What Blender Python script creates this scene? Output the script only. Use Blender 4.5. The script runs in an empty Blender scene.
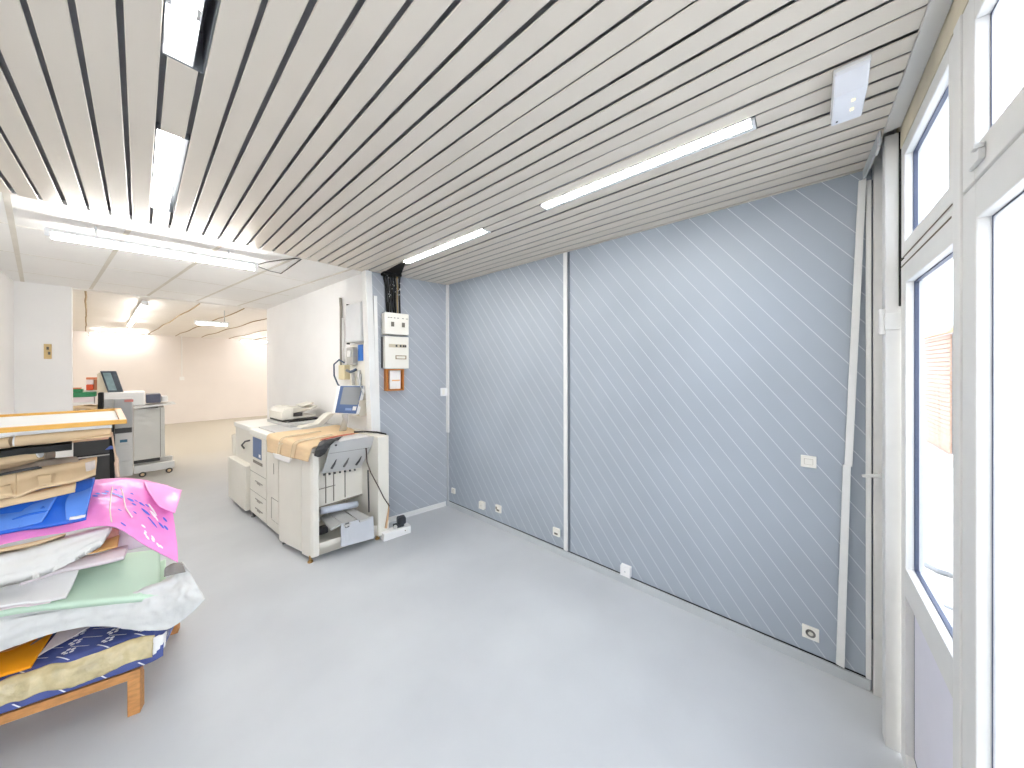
import bpy, bmesh, math, random
from mathutils import Vector, Matrix, Euler, noise
random.seed(7)
C = bpy.context.scene.collection
R = math.radians

# ---------------------------------------------------------------- camera data
FPX, YAW, PIT, ROLL, CY, CAMH = 328.0748, .8492, -.0018, -.0021, 369.7745, 1.861
_s, _c = math.sin(YAW), math.cos(YAW)
FW = Vector((_s*math.cos(PIT), _c*math.cos(PIT), math.sin(PIT)))
_r = Vector((_c, -_s, 0)); _u = _r.cross(FW)
RT = _r*math.cos(ROLL)+_u*math.sin(ROLL); UP = _u*math.cos(ROLL)-_r*math.sin(ROLL)
CAM = Vector((0, 0, CAMH))
def ray(x, y): return FW+RT*((x-512)/FPX)+UP*((CY-y)/FPX)
def atplane(x, y, p, n):
    """point seen at a pixel of the photograph on the plane through p with normal n (survey of the place)"""
    d = ray(x, y); return CAM+d*((Vector(p)-CAM).dot(n)/d.dot(n))
def atz(x, y, z): return atplane(x, y, (0, 0, z), Vector((0, 0, 1)))
def atx(x, y, v): return atplane(x, y, (v, 0, 0), Vector((1, 0, 0)))
def aty(x, y, v): return atplane(x, y, (0, v, 0), Vector((0, 1, 0)))

# ---------------------------------------------------------------- materials
def lin(h):
    h = h.lstrip('#'); v = [int(h[i:i+2], 16)/255 for i in (0, 2, 4)]
    return tuple((c/12.92 if c <= .04045 else ((c+.055)/1.055)**2.4) for c in v)+(1,)
MATS = {}
def mat(name, col, rough=.5, metal=0, var=.06, scale=6, bump=0, bscale=40, spec=.4, alpha=1, trans=0, sheen=0, stretch=None):
    if name in MATS: return MATS[name]
    m = bpy.data.materials.new(name); m.use_nodes = True; nt = m.node_tree; N = nt.nodes; L = nt.links
    b = N['Principled BSDF']; b.inputs['Roughness'].default_value = rough; b.inputs['Metallic'].default_value = metal
    b.inputs['Specular IOR Level'].default_value = spec; b.inputs['Alpha'].default_value = alpha
    b.inputs['Transmission Weight'].default_value = trans
    c = lin(col)
    tc = N.new('ShaderNodeTexCoord'); src = tc.outputs['Object']
    if stretch:
        mp = N.new('ShaderNodeMapping'); mp.inputs['Scale'].default_value = stretch; L.new(src, mp.inputs[0]); src = mp.outputs[0]
    nz = N.new('ShaderNodeTexNoise'); nz.inputs['Scale'].default_value = scale; nz.inputs['Detail'].default_value = 5
    L.new(src, nz.inputs['Vector'])
    rp = N.new('ShaderNodeValToRGB'); rp.color_ramp.elements[0].position = .3; rp.color_ramp.elements[1].position = .7
    rp.color_ramp.elements[0].color = tuple(max(0, x*(1-var)) for x in c[:3])+(1,)
    rp.color_ramp.elements[1].color = tuple(min(1, x*(1+var)) for x in c[:3])+(1,)
    L.new(nz.outputs['Fac'], rp.inputs['Fac']); L.new(rp.outputs['Color'], b.inputs['Base Color'])
    if bump:
        n2 = N.new('ShaderNodeTexNoise'); n2.inputs['Scale'].default_value = bscale; n2.inputs['Detail'].default_value = 4
        L.new(src, n2.inputs['Vector'])
        bp = N.new('ShaderNodeBump'); bp.inputs['Strength'].default_value = bump; bp.inputs['Distance'].default_value = .01
        L.new(n2.outputs['Fac'], bp.inputs['Height']); L.new(bp.outputs['Normal'], b.inputs['Normal'])
    MATS[name] = m
    return m
def emit(name, col, strength):
    m = bpy.data.materials.new(name); m.use_nodes = True; nt = m.node_tree; nt.nodes.clear()
    e = nt.nodes.new('ShaderNodeEmission'); e.inputs['Color'].default_value = lin(col); e.inputs['Strength'].default_value = strength
    o = nt.nodes.new('ShaderNodeOutputMaterial'); nt.links.new(e.outputs[0], o.inputs[0]); return m
def panel_mat(name, col, slope_axis, slope, pitch, offset, line='#d5d9dc', lw=.034):
    """painted board with light diagonal grooves; slope_axis is the horizontal axis (0 = x, 1 = y)"""
    m = bpy.data.materials.new(name); m.use_nodes = True; nt = m.node_tree; N = nt.nodes; L = nt.links
    b = N['Principled BSDF']; b.inputs['Roughness'].default_value = .42; b.inputs['Specular IOR Level'].default_value = .35
    g = N.new('ShaderNodeNewGeometry'); sp = N.new('ShaderNodeSeparateXYZ'); L.new(g.outputs['Position'], sp.inputs[0])
    def M(op, a, c=None):
        n = N.new('ShaderNodeMath'); n.operation = op
        for i, v in enumerate((a, c)):
            if v is None: continue
            if isinstance(v, (int, float)): n.inputs[i].default_value = v
            else: L.new(v, n.inputs[i])
        return n.outputs[0]
    h = sp.outputs[slope_axis]
    t = M('SUBTRACT', h, M('DIVIDE', sp.outputs[2], slope))
    f = M('FRACT', M('DIVIDE', M('ADD', t, offset+50*pitch), pitch))
    k = M('LESS_THAN', f, lw)
    nz = N.new('ShaderNodeTexNoise'); nz.inputs['Scale'].default_value = 1.3; nz.inputs['Detail'].default_value = 4
    L.new(g.outputs['Position'], nz.inputs['Vector'])
    rp = N.new('ShaderNodeValToRGB'); c = lin(col)
    rp.color_ramp.elements[0].position = .3; rp.color_ramp.elements[1].position = .72
    rp.color_ramp.elements[0].color = tuple(x*.93 for x in c[:3])+(1,); rp.color_ramp.elements[1].color = tuple(x*1.07 for x in c[:3])+(1,)
    L.new(nz.outputs['Fac'], rp.inputs[0])
    mx = N.new('ShaderNodeMix'); mx.data_type = 'RGBA'; L.new(k, mx.inputs[0]); L.new(rp.outputs[0], mx.inputs[6]); mx.inputs[7].default_value = lin(line)
    L.new(mx.outputs[2], b.inputs['Base Color'])
    bp = N.new('ShaderNodeBump'); bp.inputs['Strength'].default_value = .3; bp.inputs['Distance'].default_value = .004; bp.invert = True
    L.new(k, bp.inputs['Height']); L.new(bp.outputs[0], b.inputs['Normal'])
    return m
def glass_mat(name, milk=.0, tint='#f4f8ff'):
    m = bpy.data.materials.new(name); m.use_nodes = True; nt = m.node_tree; N = nt.nodes; L = nt.links; N.clear()
    o = N.new('ShaderNodeOutputMaterial'); t = N.new('ShaderNodeBsdfTransparent'); t.inputs[0].default_value = lin(tint)
    g = N.new('ShaderNodeBsdfGlossy'); g.inputs['Roughness'].default_value = .03
    lw = N.new('ShaderNodeLayerWeight'); lw.inputs[0].default_value = .15
    mm = N.new('ShaderNodeMath'); mm.operation = 'MULTIPLY'; mm.inputs[1].default_value = .35; L.new(lw.outputs['Fresnel'], mm.inputs[0])
    mx = N.new('ShaderNodeMixShader'); L.new(mm.outputs[0], mx.inputs[0]); L.new(t.outputs[0], mx.inputs[1]); L.new(g.outputs[0], mx.inputs[2])
    last = mx.outputs[0]
    if milk:
        tr = N.new('ShaderNodeBsdfTranslucent'); tr.inputs[0].default_value = (.95, .96, .98, 1)
        m2 = N.new('ShaderNodeMixShader'); m2.inputs[0].default_value = milk; L.new(last, m2.inputs[1]); L.new(tr.outputs[0], m2.inputs[2]); last = m2.outputs[0]
    L.new(last, o.inputs[0]); return m

# ---------------------------------------------------------------- mesh helpers
def mb(): return bmesh.new()
def box(b, lo, hi, M=None, mi=0, bev=0):
    lo = Vector(lo); hi = Vector(hi)
    vs = [b.verts.new((x, y, z)) for x in (lo.x, hi.x) for y in (lo.y, hi.y) for z in (lo.z, hi.z)]
    fs = [b.faces.new([vs[i] for i in q]) for q in ((0, 1, 3, 2), (4, 6, 7, 5), (0, 4, 5, 1), (2, 3, 7, 6), (0, 2, 6, 4), (1, 5, 7, 3))]
    for f in fs: f.material_index = mi
    if bev:
        es = {e for f in fs for e in f.edges}
        r = bmesh.ops.bevel(b, geom=list(es), offset=bev, segments=2, affect='EDGES', profile=.5)
        vs = list({v for f in fs if f.is_valid for v in f.verts} | {v for f in r['faces'] for v in f.verts})
        for f in r['faces']: f.material_index = mi
    if M is not None:
        for v in vs: v.co = M @ v.co
    return vs
def prism(b, poly, axis, lo, hi, mi=0, M=None):
    """poly: list of 2D points, extruded along axis (0,1,2) from lo to hi"""
    def P(p, t):
        q = list(p); q.insert(axis, t); v = Vector(q); return M @ v if M is not None else v
    A = [b.verts.new(P(p, lo)) for p in poly]; B = [b.verts.new(P(p, hi)) for p in poly]
    n = len(poly); fs = [b.faces.new(A), b.faces.new(B[::-1])]
    for i in range(n): fs.append(b.faces.new((A[i], B[i], B[(i+1) % n], A[(i+1) % n])))
    for f in fs: f.material_index = mi
    return A+B
def tube(b, pts, r, seg=10, mi=0, caps=True):
    pts = [Vector(p) for p in pts]; rings = []
    prev = None
    for i, p in enumerate(pts):
        t = (pts[min(i+1, len(pts)-1)]-pts[max(i-1, 0)]).normalized()
        if prev is None: a = t.orthogonal().normalized()
        else:
            a = prev-t*prev.dot(t); a = a.normalized() if a.length > 1e-6 else t.orthogonal().normalized()
        prev = a; c = t.cross(a); rr = r[i] if isinstance(r, (list, tuple)) else r
        rings.append([b.verts.new(p+(a*math.cos(k*2*math.pi/seg)+c*math.sin(k*2*math.pi/seg))*rr) for k in range(seg)])
    fs = []
    for A, B in zip(rings, rings[1:]):
        for k in range(seg): fs.append(b.faces.new((A[k], A[(k+1) % seg], B[(k+1) % seg], B[k])))
    if caps: fs += [b.faces.new(rings[0][::-1]), b.faces.new(rings[-1])]
    for f in fs: f.material_index = mi
def lathe(b, prof, M=None, seg=20, mi=0):
    rings = []
    for r, z in prof:
        rings.append([b.verts.new(Vector((r*math.cos(k*2*math.pi/seg), r*math.sin(k*2*math.pi/seg), z))) for k in range(seg)])
    fs = []
    for A, B in zip(rings, rings[1:]):
        for k in range(seg): fs.append(b.faces.new((A[k], A[(k+1) % seg], B[(k+1) % seg], B[k])))
    fs += [b.faces.new(rings[0][::-1]), b.faces.new(rings[-1])]
    for f in fs: f.material_index = mi
    if M is not None:
        for g in rings:
            for v in g: v.co = M @ v.co
def cr(p, t):
    """Catmull-Rom through list p at parameter t in [0, len-1]"""
    n = len(p); i = min(int(t), n-2); f = t-i
    a = p[max(i-1, 0)]; c = p[i]; d = p[i+1]; e = p[min(i+2, n-1)]
    return .5*((2*c)+(d-a)*f+(2*a-5*c+4*d-e)*f*f+(3*c-a-3*d+e)*f**3)
def patch(b, rows, nu=30, nv=16, thick=.004, amp=0, fs=9, seed=0, mi=0, smooth=True, down=None, linear=False):
    """sheet through a grid of control points, wrinkled by noise and given thickness"""
    sd = Vector((seed*7.3, seed*3.1, seed*1.7))
    G = []
    for j in range(nv+1):
        tv = j/nv*(len(rows)-1)
        if linear:
            i = min(int(tv), len(rows)-2); f = tv-i; ctl = [rows[i][k]*(1-f)+rows[i+1][k]*f for k in range(len(rows[0]))]
        else: ctl = [cr([rw[k] for rw in rows], tv) for k in range(len(rows[0]))]
        G.append([cr(ctl, i/nu*(len(ctl)-1)) for i in range(nu+1)])
    top = []
    for j in range(nv+1):
        L = []
        for i in range(nu+1):
            p = G[j][i]
            du = G[j][min(i+1, nu)]-G[j][max(i-1, 0)]; dv = G[min(j+1, nv)][i]-G[max(j-1, 0)][i]
            n = du.cross(dv); n = n.normalized() if n.length > 1e-9 else Vector((0, 0, 1))
            if n.z < 0: n = -n
            w = 0
            if amp:
                q = p*fs+sd
                w = amp*(noise.noise(q)+.6*abs(noise.noise(q*2.1))+.3*noise.noise(q*4.3))
            L.append((p+n*w, n))
        top.append(L)
    dn = down
    T = [[b.verts.new(p) for p, n in L] for L in top]
    B = [[b.verts.new((p-n*thick) if dn is None else p-Vector((0, 0, thick))) for p, n in L] for L in top]
    fl = []
    def face(*v):
        f = b.faces.new(v); f.material_index = mi; f.smooth = smooth
    for j in range(nv):
        for i in range(nu):
            face(T[j][i], T[j][i+1], T[j+1][i+1], T[j+1][i]); face(B[j][i], B[j+1][i], B[j+1][i+1], B[j][i+1])
    for i in range(nu):
        face(T[0][i], B[0][i], B[0][i+1], T[0][i+1]); face(T[nv][i], T[nv][i+1], B[nv][i+1], B[nv][i])
    for j in range(nv):
        face(T[j][0], T[j+1][0], B[j+1][0], B[j][0]); face(T[j][nu], B[j][nu], B[j+1][nu], T[j+1][nu])
    return T
def recentre(o):
    me = o.data
    if not me.vertices: return
    xs = [v.co for v in me.vertices]
    c = Vector(((min(v.x for v in xs)+max(v.x for v in xs))/2, (min(v.y for v in xs)+max(v.y for v in xs))/2, min(v.z for v in xs)))
    me.transform(Matrix.Translation(-c)); o.location = c
def wmat(o):
    m = Matrix.LocRotScale(o.location, o.rotation_euler, None)
    if o.parent: m = wmat(o.parent) @ o.matrix_parent_inverse @ m
    return m
def obj(name, b, mats, parent=None, local=False, bevel=0, smooth=False, autosmooth=False):
    bmesh.ops.recalc_face_normals(b, faces=b.faces[:])
    me = bpy.data.meshes.new(name); b.to_mesh(me); b.free()
    for m in (mats if isinstance(mats, (list, tuple)) else [mats]): me.materials.append(m)
    if smooth:
        for p in me.polygons: p.use_smooth = True
    o = bpy.data.objects.new(name, me); C.objects.link(o)
    if parent is not None:
        o.parent = parent
        if not local: o.matrix_parent_inverse = wmat(parent).inverted()
    else: recentre(o)
    if bevel:
        md = o.modifiers.new('edge', 'BEVEL'); md.width = bevel; md.segments = 2; md.limit_method = 'ANGLE'; md.angle_limit = R(40)
    return o
def tag(o, label, cat, group=None):
    o['label'] = label; o['category'] = cat
    if group: o['group'] = group
    return o
def thing(name, label, cat, loc, rz=0, group=None):
    o = bpy.data.objects.new(name, None); C.objects.link(o); o.empty_display_size = .1
    o.location = loc; o.rotation_euler = (0, 0, rz); return tag(o, label, cat, group)
def struct(name, b, m, parent=None, **k):
    o = obj(name, b, m, parent, **k)
    if parent is None: o['kind'] = 'structure'
    return o
def frame_rect(b, axis, plane_lo, plane_hi, x0, x1, z0, z1, w, mi=0):
    """four bars of a rectangular frame lying in the plane normal to axis (0 or 1)"""
    def bx(a, c, e, f):
        if axis == 1: box(b, (a, plane_lo, e), (c, plane_hi, f), mi=mi)
        else: box(b, (plane_lo, a, e), (plane_hi, c, f), mi=mi)
    bx(x0, x0+w, z0, z1); bx(x1-w, x1, z0, z1); bx(x0+w, x1-w, z0, z0+w); bx(x0+w, x1-w, z1-w, z1)

# ---------------------------------------------------------------- palette
WHITE = mat('white_plaster', '#efeeea', .75, var=.02, scale=2, bump=.05, bscale=30, spec=.2)
WHITEL = mat('white_plaster_passage', '#f5f4f3', .7, var=.025, scale=1.5, bump=.04, bscale=20, spec=.2)
CREAM = mat('cream_plaster_far_hall', '#e9e3df', .8, var=.02, scale=1.2, spec=.15)
SLAT = mat('enamelled_slat', '#d8cfc2', .3, var=.015, scale=3, spec=.45)
DARK = mat('dark_void', '#97989b', .8, var=.1, spec=.1)
BLACK = mat('black_plastic', '#0e0e0f', .6, var=.1)
BLACKC = mat('black_cable', '#141414', .5, var=.1)
FRAME = mat('cream_painted_metal', '#dedddb', .35, var=.03, scale=8, spec=.4)
FRAMEW = mat('white_painted_trim', '#e9e9e7', .4, var=.02, scale=8)
TRIMG = mat('grey_trim', '#c0c4c7', .45, var=.05, scale=5)
GASK = mat('dark_gasket', '#39425c', .5)
TAN = mat('aged_tan_paint', '#d6cbb3', .6, var=.08, scale=10)
PLAST = mat('ivory_plastic', '#ece9e0', .35, var=.015)
PWHITE = mat('white_plastic', '#f1f1f0', .3, var=.01)
SCREWM = mat('dark_hole', '#6b665c', .6)
STEEL = mat('steel', '#b8bbbd', .3, metal=.9)
PRN = mat('copier_ivory', '#e6e2d8', .42, var=.02, scale=4)
PRNG = mat('copier_grey', '#c3c3c2', .4, var=.03, scale=4)
PRND = mat('copier_dark', '#4a4a4c', .5, var=.05)
PRNB = mat('copier_blue', '#5d7199', .35, var=.04)
LINE = mat('panel_gap_line', '#8d877c', .7)
SCREEN = mat('grey_screen', '#9b9d9e', .18, var=.03, spec=.6)
KRAFT = mat('kraft_cardboard', '#dbc09a', .75, var=.07, scale=5, stretch=(1, 1, 8), bump=.08)
KRAFTL = mat('pale_kraft', '#d8bd98', .7, var=.06, scale=6, bump=.1)
KRAFTG = mat('greyed_kraft', '#b3a495', .7, var=.08, scale=7, bump=.1)
TAPE = mat('tan_packing_tape', '#c6b68c', .16, var=.2, scale=16, bump=1.0, bscale=16, spec=.7)
WOOD = mat('pallet_wood', '#c98f57', .6, var=.16, scale=5, stretch=(2, 14, 14), bump=.1)
HONEY = mat('honey_wood', '#d9a347', .4, var=.1, scale=5, stretch=(2, 14, 14))
PAPER = mat('white_paper', '#efeeec', .75, var=.02, scale=5)
PAPERP = mat('pinkish_paper', '#e9dde0', .7, var=.03, scale=5)
GREENP = mat('pale_green_paper', '#c9e2cc', .75, var=.02, scale=3)
BAGW = mat('white_plastic_bag', '#d6d6d4', .3, var=.09, scale=7, bump=.9, bscale=9, spec=.6)
PINK = mat('pink_plastic', '#f08ed2', .3, var=.05, scale=4, bump=.2, bscale=14, spec=.55)
MAG = mat('magenta_print', '#de5bcb', .3, var=.1)
INKB = mat('blue_ink', '#4f68d2', .35)
BLUE = mat('blue_folder', '#2f6fdc', .25, var=.08, scale=4, spec=.55)
BLUEL = mat('light_blue_folder', '#5b8ee6', .2, var=.08, scale=5, spec=.6)
NAVY = mat('navy_wrapping', '#4d5a97', .22, var=.12, scale=7, bump=.2, bscale=12, spec=.6)
YEL = mat('orange_yellow_envelope', '#fba414', .6, var=.05, scale=4)
GREEN = mat('green_binder', '#2f8456', .4, var=.06)
ORANGE = mat('orange_red_plastic', '#dd5a34', .4)
CUPB = mat('grey_cabinet', '#dbdad5', .45, var=.02)
CUPL = mat('light_grey_plastic', '#dfe0e0', .4, var=.02)
LAMPW = mat('lamp_white_metal', '#e6e8ea', .3)
WOODBOX = mat('orange_plywood', '#c98341', .5, var=.1, scale=8, stretch=(8, 8, 2))
BLUECARD = mat('blue_card', '#3a74c4', .5)
GLASS = glass_mat('clear_glass'); MILK = glass_mat('hazed_glass', .45)
TUBE = emit('lamp_tube', '#fffdf8', 74); TUBEW = emit('warm_lamp_tube', '#fffaf6', 24); DIFF = emit('lamp_diffuser', '#fffdf8', 46)
DIFFL = emit('lamp_diffuser_recessed', '#fffdf8', 20)
ISPOT = emit('indicator_light', '#fff0c0', 1.3)

# ---------------------------------------------------------------- the setting
H = 3.0135; WX = 2.791; MY = 3.777; SY = 3.878; FY = -.36; HZ = 3.075; XL = -2.6; FARY = 16.3
def floor_mat():
    m = bpy.data.materials.new('grey_painted_concrete'); m.use_nodes = True; nt = m.node_tree; N = nt.nodes; L = nt.links
    b = N['Principled BSDF']; b.inputs['Roughness'].default_value = .5; b.inputs['Specular IOR Level'].default_value = .35
    g = N.new('ShaderNodeNewGeometry')
    n1 = N.new('ShaderNodeTexNoise'); n1.inputs['Scale'].default_value = 1.1; n1.inputs['Detail'].default_value = 6; L.new(g.outputs['Position'], n1.inputs[0])
    n2 = N.new('ShaderNodeTexNoise'); n2.inputs['Scale'].default_value = 60; n2.inputs['Detail'].default_value = 3; L.new(g.outputs['Position'], n2.inputs[0])
    r = N.new('ShaderNodeValToRGB'); r.color_ramp.elements[0].position = .3; r.color_ramp.elements[1].position = .7
    r.color_ramp.elements[0].color = lin('#bdc0c5'); r.color_ramp.elements[1].color = lin('#cbced2'); L.new(n1.outputs[0], r.inputs[0])
    # warm lamplight of the hall is mixed into the floor colour as beige
    sp = N.new('ShaderNodeSeparateXYZ'); L.new(g.outputs['Position'], sp.inputs[0])
    ad = N.new('ShaderNodeMath'); ad.operation = 'MULTIPLY_ADD'; ad.inputs[1].default_value = 1.5; L.new(n1.outputs[0], ad.inputs[0]); L.new(sp.outputs[1], ad.inputs[2])
    mr = N.new('ShaderNodeMapRange'); mr.inputs[1].default_value = 7.2; mr.inputs[2].default_value = 11; L.new(ad.outputs[0], mr.inputs[0])
    mx = N.new('ShaderNodeMix'); mx.data_type = 'RGBA'; L.new(mr.outputs[0], mx.inputs[0]); L.new(r.outputs[0], mx.inputs[6]); mx.inputs[7].default_value = lin('#bcb6a8')
    L.new(mx.outputs[2], b.inputs['Base Color'])
    bp = N.new('ShaderNodeBump'); bp.inputs['Strength'].default_value = .08; bp.inputs['Distance'].default_value = .003; L.new(n2.outputs[0], bp.inputs['Height']); L.new(bp.outputs[0], b.inputs['Normal'])
    return m
b = mb(); box(b, (-4, -.5, -.1), (5, FARY+.2, 0)); struct('floor', b, floor_mat())

# slatted ceiling: aluminium slats 84 mm wide on a 100 mm pitch, lamp slots cut out
X0 = -.2449
LAMPS = {4: [(.35, 1.752), (2.31, 3.468)], 22: [(.155, 1.385), (1.95, 3.2)]}
b = mb()
cuts = {k: v for k, v in LAMPS.items()}
for k in range(-22, 31):
    j = random.uniform(-.0015, .0015); w = .084+random.choice((0, 0, 0, .004, .009, -.002)) if k > 12 else .0835
    x1 = X0+.1*k+j; x0 = x1-w; zt = random.uniform(-.0015, .0015) if k > 8 else 0
    segs = [(-.305, SY)]
    for a, c in cuts.get(k, []):
        segs = [s for lo, hi in segs for s in ((lo, min(a, hi)), (max(c, lo), hi)) if s[1]-s[0] > .01] if True else segs
    if k == 21:   # the slat is broken away where the cables drop to the meters
        segs = [(-.305, SY)]
    for lo, hi in segs:
        prism(b, [(x0, H+zt+.002), (x0+.003, H+zt), (x1-.003, H+zt), (x1, H+zt+.002), (x1, H+.004), (x0, H+.004)], 1, lo, hi)
box(b, (X0+3.0+.016, -.305, H), (WX+.02, SY, H+.016))
cs = struct('ceiling', b, SLAT)
b = mb()
fx = [(X0+.1*k-.1, X0+.1*k+.016) for k in LAMPS]
ys = [XL, fx[0][0], fx[0][1], fx[1][0], fx[1][1], WX+.2]
box(b, (XL, -.5, H+.19), (WX+.2, SY+.02, H+.2))
for k in range(-22, 32):       # dark carrier strips above each gap
    x = X0+.1*k
    lampg = [v for kk, v in LAMPS.items() if k in (kk, kk-1)]
    segs = [(-.3, SY-.002)]
    for v in lampg:
        for a, c in v: segs = [s for lo, hi in segs for s in ((lo, min(a, hi)), (max(c, lo), hi)) if s[1]-s[0] > .01]
    for lo, hi in segs: box(b, (x-.042, lo, H+.034), (x+.058, hi, H+.038))
struct('ceiling_void', b, DARK)
# end cover along the facade
b = mb(); prism(b, [(-.303, H+.004), (-.303, H-.012), (-.358, H-.004), (-.358, H+.004)], 0, XL, 2.392); box(b, (2.392, -.292, H-.075), (2.47, -.284, H)); struct('trim_1', b, mat('pale_cover_strip', '#dcdcda', .4, var=.03))
b = mb(); prism(b, [(2.375, -.285), (WX, -.272), (WX, -.279), (2.375, -.293)], 2, H-.062, H-.001); struct('trim_2', b, TRIMG)

# passage ceiling (flat boards with taped joints) and hall ceiling beyond
b = mb(); box(b, (-2.6, SY, HZ), (2.4, 8.05, HZ+.05)); box(b, (XL, SY-.012, H+.004), (2.3, SY, HZ+.2)); 
struct('ceiling_passage', b, mat('passage_board', '#f2f1ef', .6, var=.02, scale=1.5))
JNT = mat('joint_tape', '#d9d4ca', .7, var=.05)
b = mb()
d1 = Vector((-.115, .993, 0)); d2 = Vector((.993, .09, 0))
for x in (-1.15, -.575, .0, .575, 1.15, 1.72):
    p = Vector((x, SY, HZ)); L_ = min(4.15, 4.15)
    M = Matrix.Translation(p) @ Matrix.Rotation(math.atan2(d1.y, d1.x), 4, 'Z'); box(b, (0.02, -.016, -.002), (L_, .016, .001), M)
for y in (4.99, 6.16, 7.3):
    M = Matrix.Translation((-1.05, y-.09, HZ)) @ Matrix.Rotation(math.atan2(.09, .993), 4, 'Z'); box(b, (0, -.006, -.0015), (2.7, .006, .001), M)
struct('trim_3', b, JNT)
b = mb()
T = patch(b, [[Vector((x, y, HZ+.012*math.sin(y*2.6))) for x in (-4, 0, 4.6)] for y in [8.05+i*.21 for i in range(41)]], nu=2, nv=160, thick=.03, smooth=True)
HC = mat('hall_ceiling_sheet', '#eeebe6', .42, var=.02, spec=.5)
struct('ceiling_hall', b, HC)
b = mb()
for i, x in enumerate((-.53, .72, 1.35, 2.0, 2.75, 3.5)):
    pts = [Vector((x-.065*(y-8.1)+random.uniform(-.006, .006), y, HZ+.012*math.sin(y*2.6)-.036)) for y in [8.1+.5*q for q in range(17)]]
    tube(b, pts, .011, 6)
struct('trim_4', b, mat('ochre_batten', '#a48d6c', .7, var=.1))

# walls
PANEL = panel_mat('blue_grey_grooved_board', '#a5adb7', 1, 1.312, .1235, .0505)
PANEL2 = panel_mat('blue_grey_grooved_board_back', '#adb2ba', 0, -1.0, .139, .049)
b = mb(); box(b, (WX, -.31, 0), (WX+.1, MY+.1, H+.22)); struct('wall_right', b, PANEL)
b = mb(); box(b, (1.80, MY, 0), (WX+.03, MY+.09, H+.03)); struct('wall_back', b, PANEL2)
Wa = Vector((1.865, MY+.09)); Wb = Vector((1.70, 8.06))
b = mb(); prism(b, [(Wa.x, Wa.y), (Wb.x, Wb.y), (2.3, 8.06), (2.3, Wa.y)], 2, 0, HZ+.01); struct('wall_passage_right', b, WHITEL)
b = mb(); box(b, (-1.3, SY+.02, 0), (-1.12, 8.0, HZ)); box(b, (-1.3, 8.0, 0), (-.65, 8.12, HZ)); box(b, (-4, 8.06, 0), (-1.3, 8.12, HZ+.1)); struct('wall_passage_left', b, WHITEL)
b = mb(); box(b, (-2.6, SY+.02, 0), (-1.3, SY+.12, HZ)); struct('wall_back_left', b, WHITE)
b = mb(); box(b, (XL-.1, -.5, 0), (XL, SY+.12, H+.22)); struct('wall_left', b, WHITE)
b = mb(); box(b, (-4, FARY, 0), (5, FARY+.1, HZ+.15)); struct('wall_far', b, CREAM)
b = mb(); box(b, (-4.1, 8.06, 0), (-4, FARY, HZ+.15)); struct('wall_hall_left', b, CREAM)
b = mb(); box(b, (4.6, 8.06, 0), (4.7, FARY, HZ+.15)); box(b, (2.3, 8.0, 0), (4.6, 8.06, HZ+.15)); struct('wall_hall_right', b, CREAM)
# skirting boards and profiles
b = mb(); box(b, (WX-.018, -.30, 0), (WX, 3.63, .062)); box(b, (WX-.004, -.30, .062), (WX, 3.63, .07), mi=1); struct('baseboard_right', b, [TRIMG, BLACK])
b = mb(); box(b, (1.98, MY-.012, 0), (WX-.018, MY, .06)); struct('baseboard_back', b, FRAMEW)
b = mb(); box(b, (WX-.02, 1.722, .07), (WX, 1.763, H-.005)); box(b, (WX-.008, 1.697, .07), (WX, 1.722, H-.005), mi=1); struct('trim_5', b, [FRAMEW, mat('dark_joint_strip', '#6d747c', .6)], bevel=.003)  # joint profile of two strips, one white and one dark
b = mb(); box(b, (WX-.022, 3.59, 1.0), (WX, 3.64, H-.005)); box(b, (WX-.014, 3.605, .06), (WX, 3.64, 1.0), mi=1); struct('trim_6', b, [FRAMEW, TRIMG], bevel=.003)
b = mb()
M = Matrix.Translation((1.775, MY-.02, 0)) @ Matrix.Rotation(R(-.0), 4, 'Y')
prism(b, [(1.825, 0), (1.90, 0), (1.795, H-.008), (1.72, H-.008)], 1, MY-.025, MY+.09); struct('trim_7', b, FRAMEW, bevel=.004)
b = mb(); prism(b, [(1.865, .9), (1.905, .9), (1.868, 2.73), (1.825, 2.73)], 1, MY-.03, MY-.001); struct('trim_8', b, FRAMEW, bevel=.003)

# right-hand end of the facade: strips beside the post
b = mb(); box(b, (WX-.02, -.305, .07), (WX, -.283, H-.07)); struct('trim_9', b, FRAMEW, bevel=.003)
b = mb(); box(b, (WX-.03, -.350, 0), (WX+.05, -.311, H+.2)); box(b, (WX-.01, -.311, .3), (WX+.02, -.306, H-.07), mi=1); 
jamb = struct('wall_front', b, [FRAME, GASK], bevel=.003)
b = mb(); box(b, (2.50, -.42, 0), (WX+.1, -.352, H+.2)); struct('wall_front_return', b, FRAME)
b = mb(); box(b, (2.425, -.372, 0), (2.50, -.312, H-.012)); box(b, (2.418, -.376, 2.16), (2.4245, -.355, H-.014), mi=1); struct('trim_10', b, [FRAME, BLACK], bevel=.004)
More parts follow.
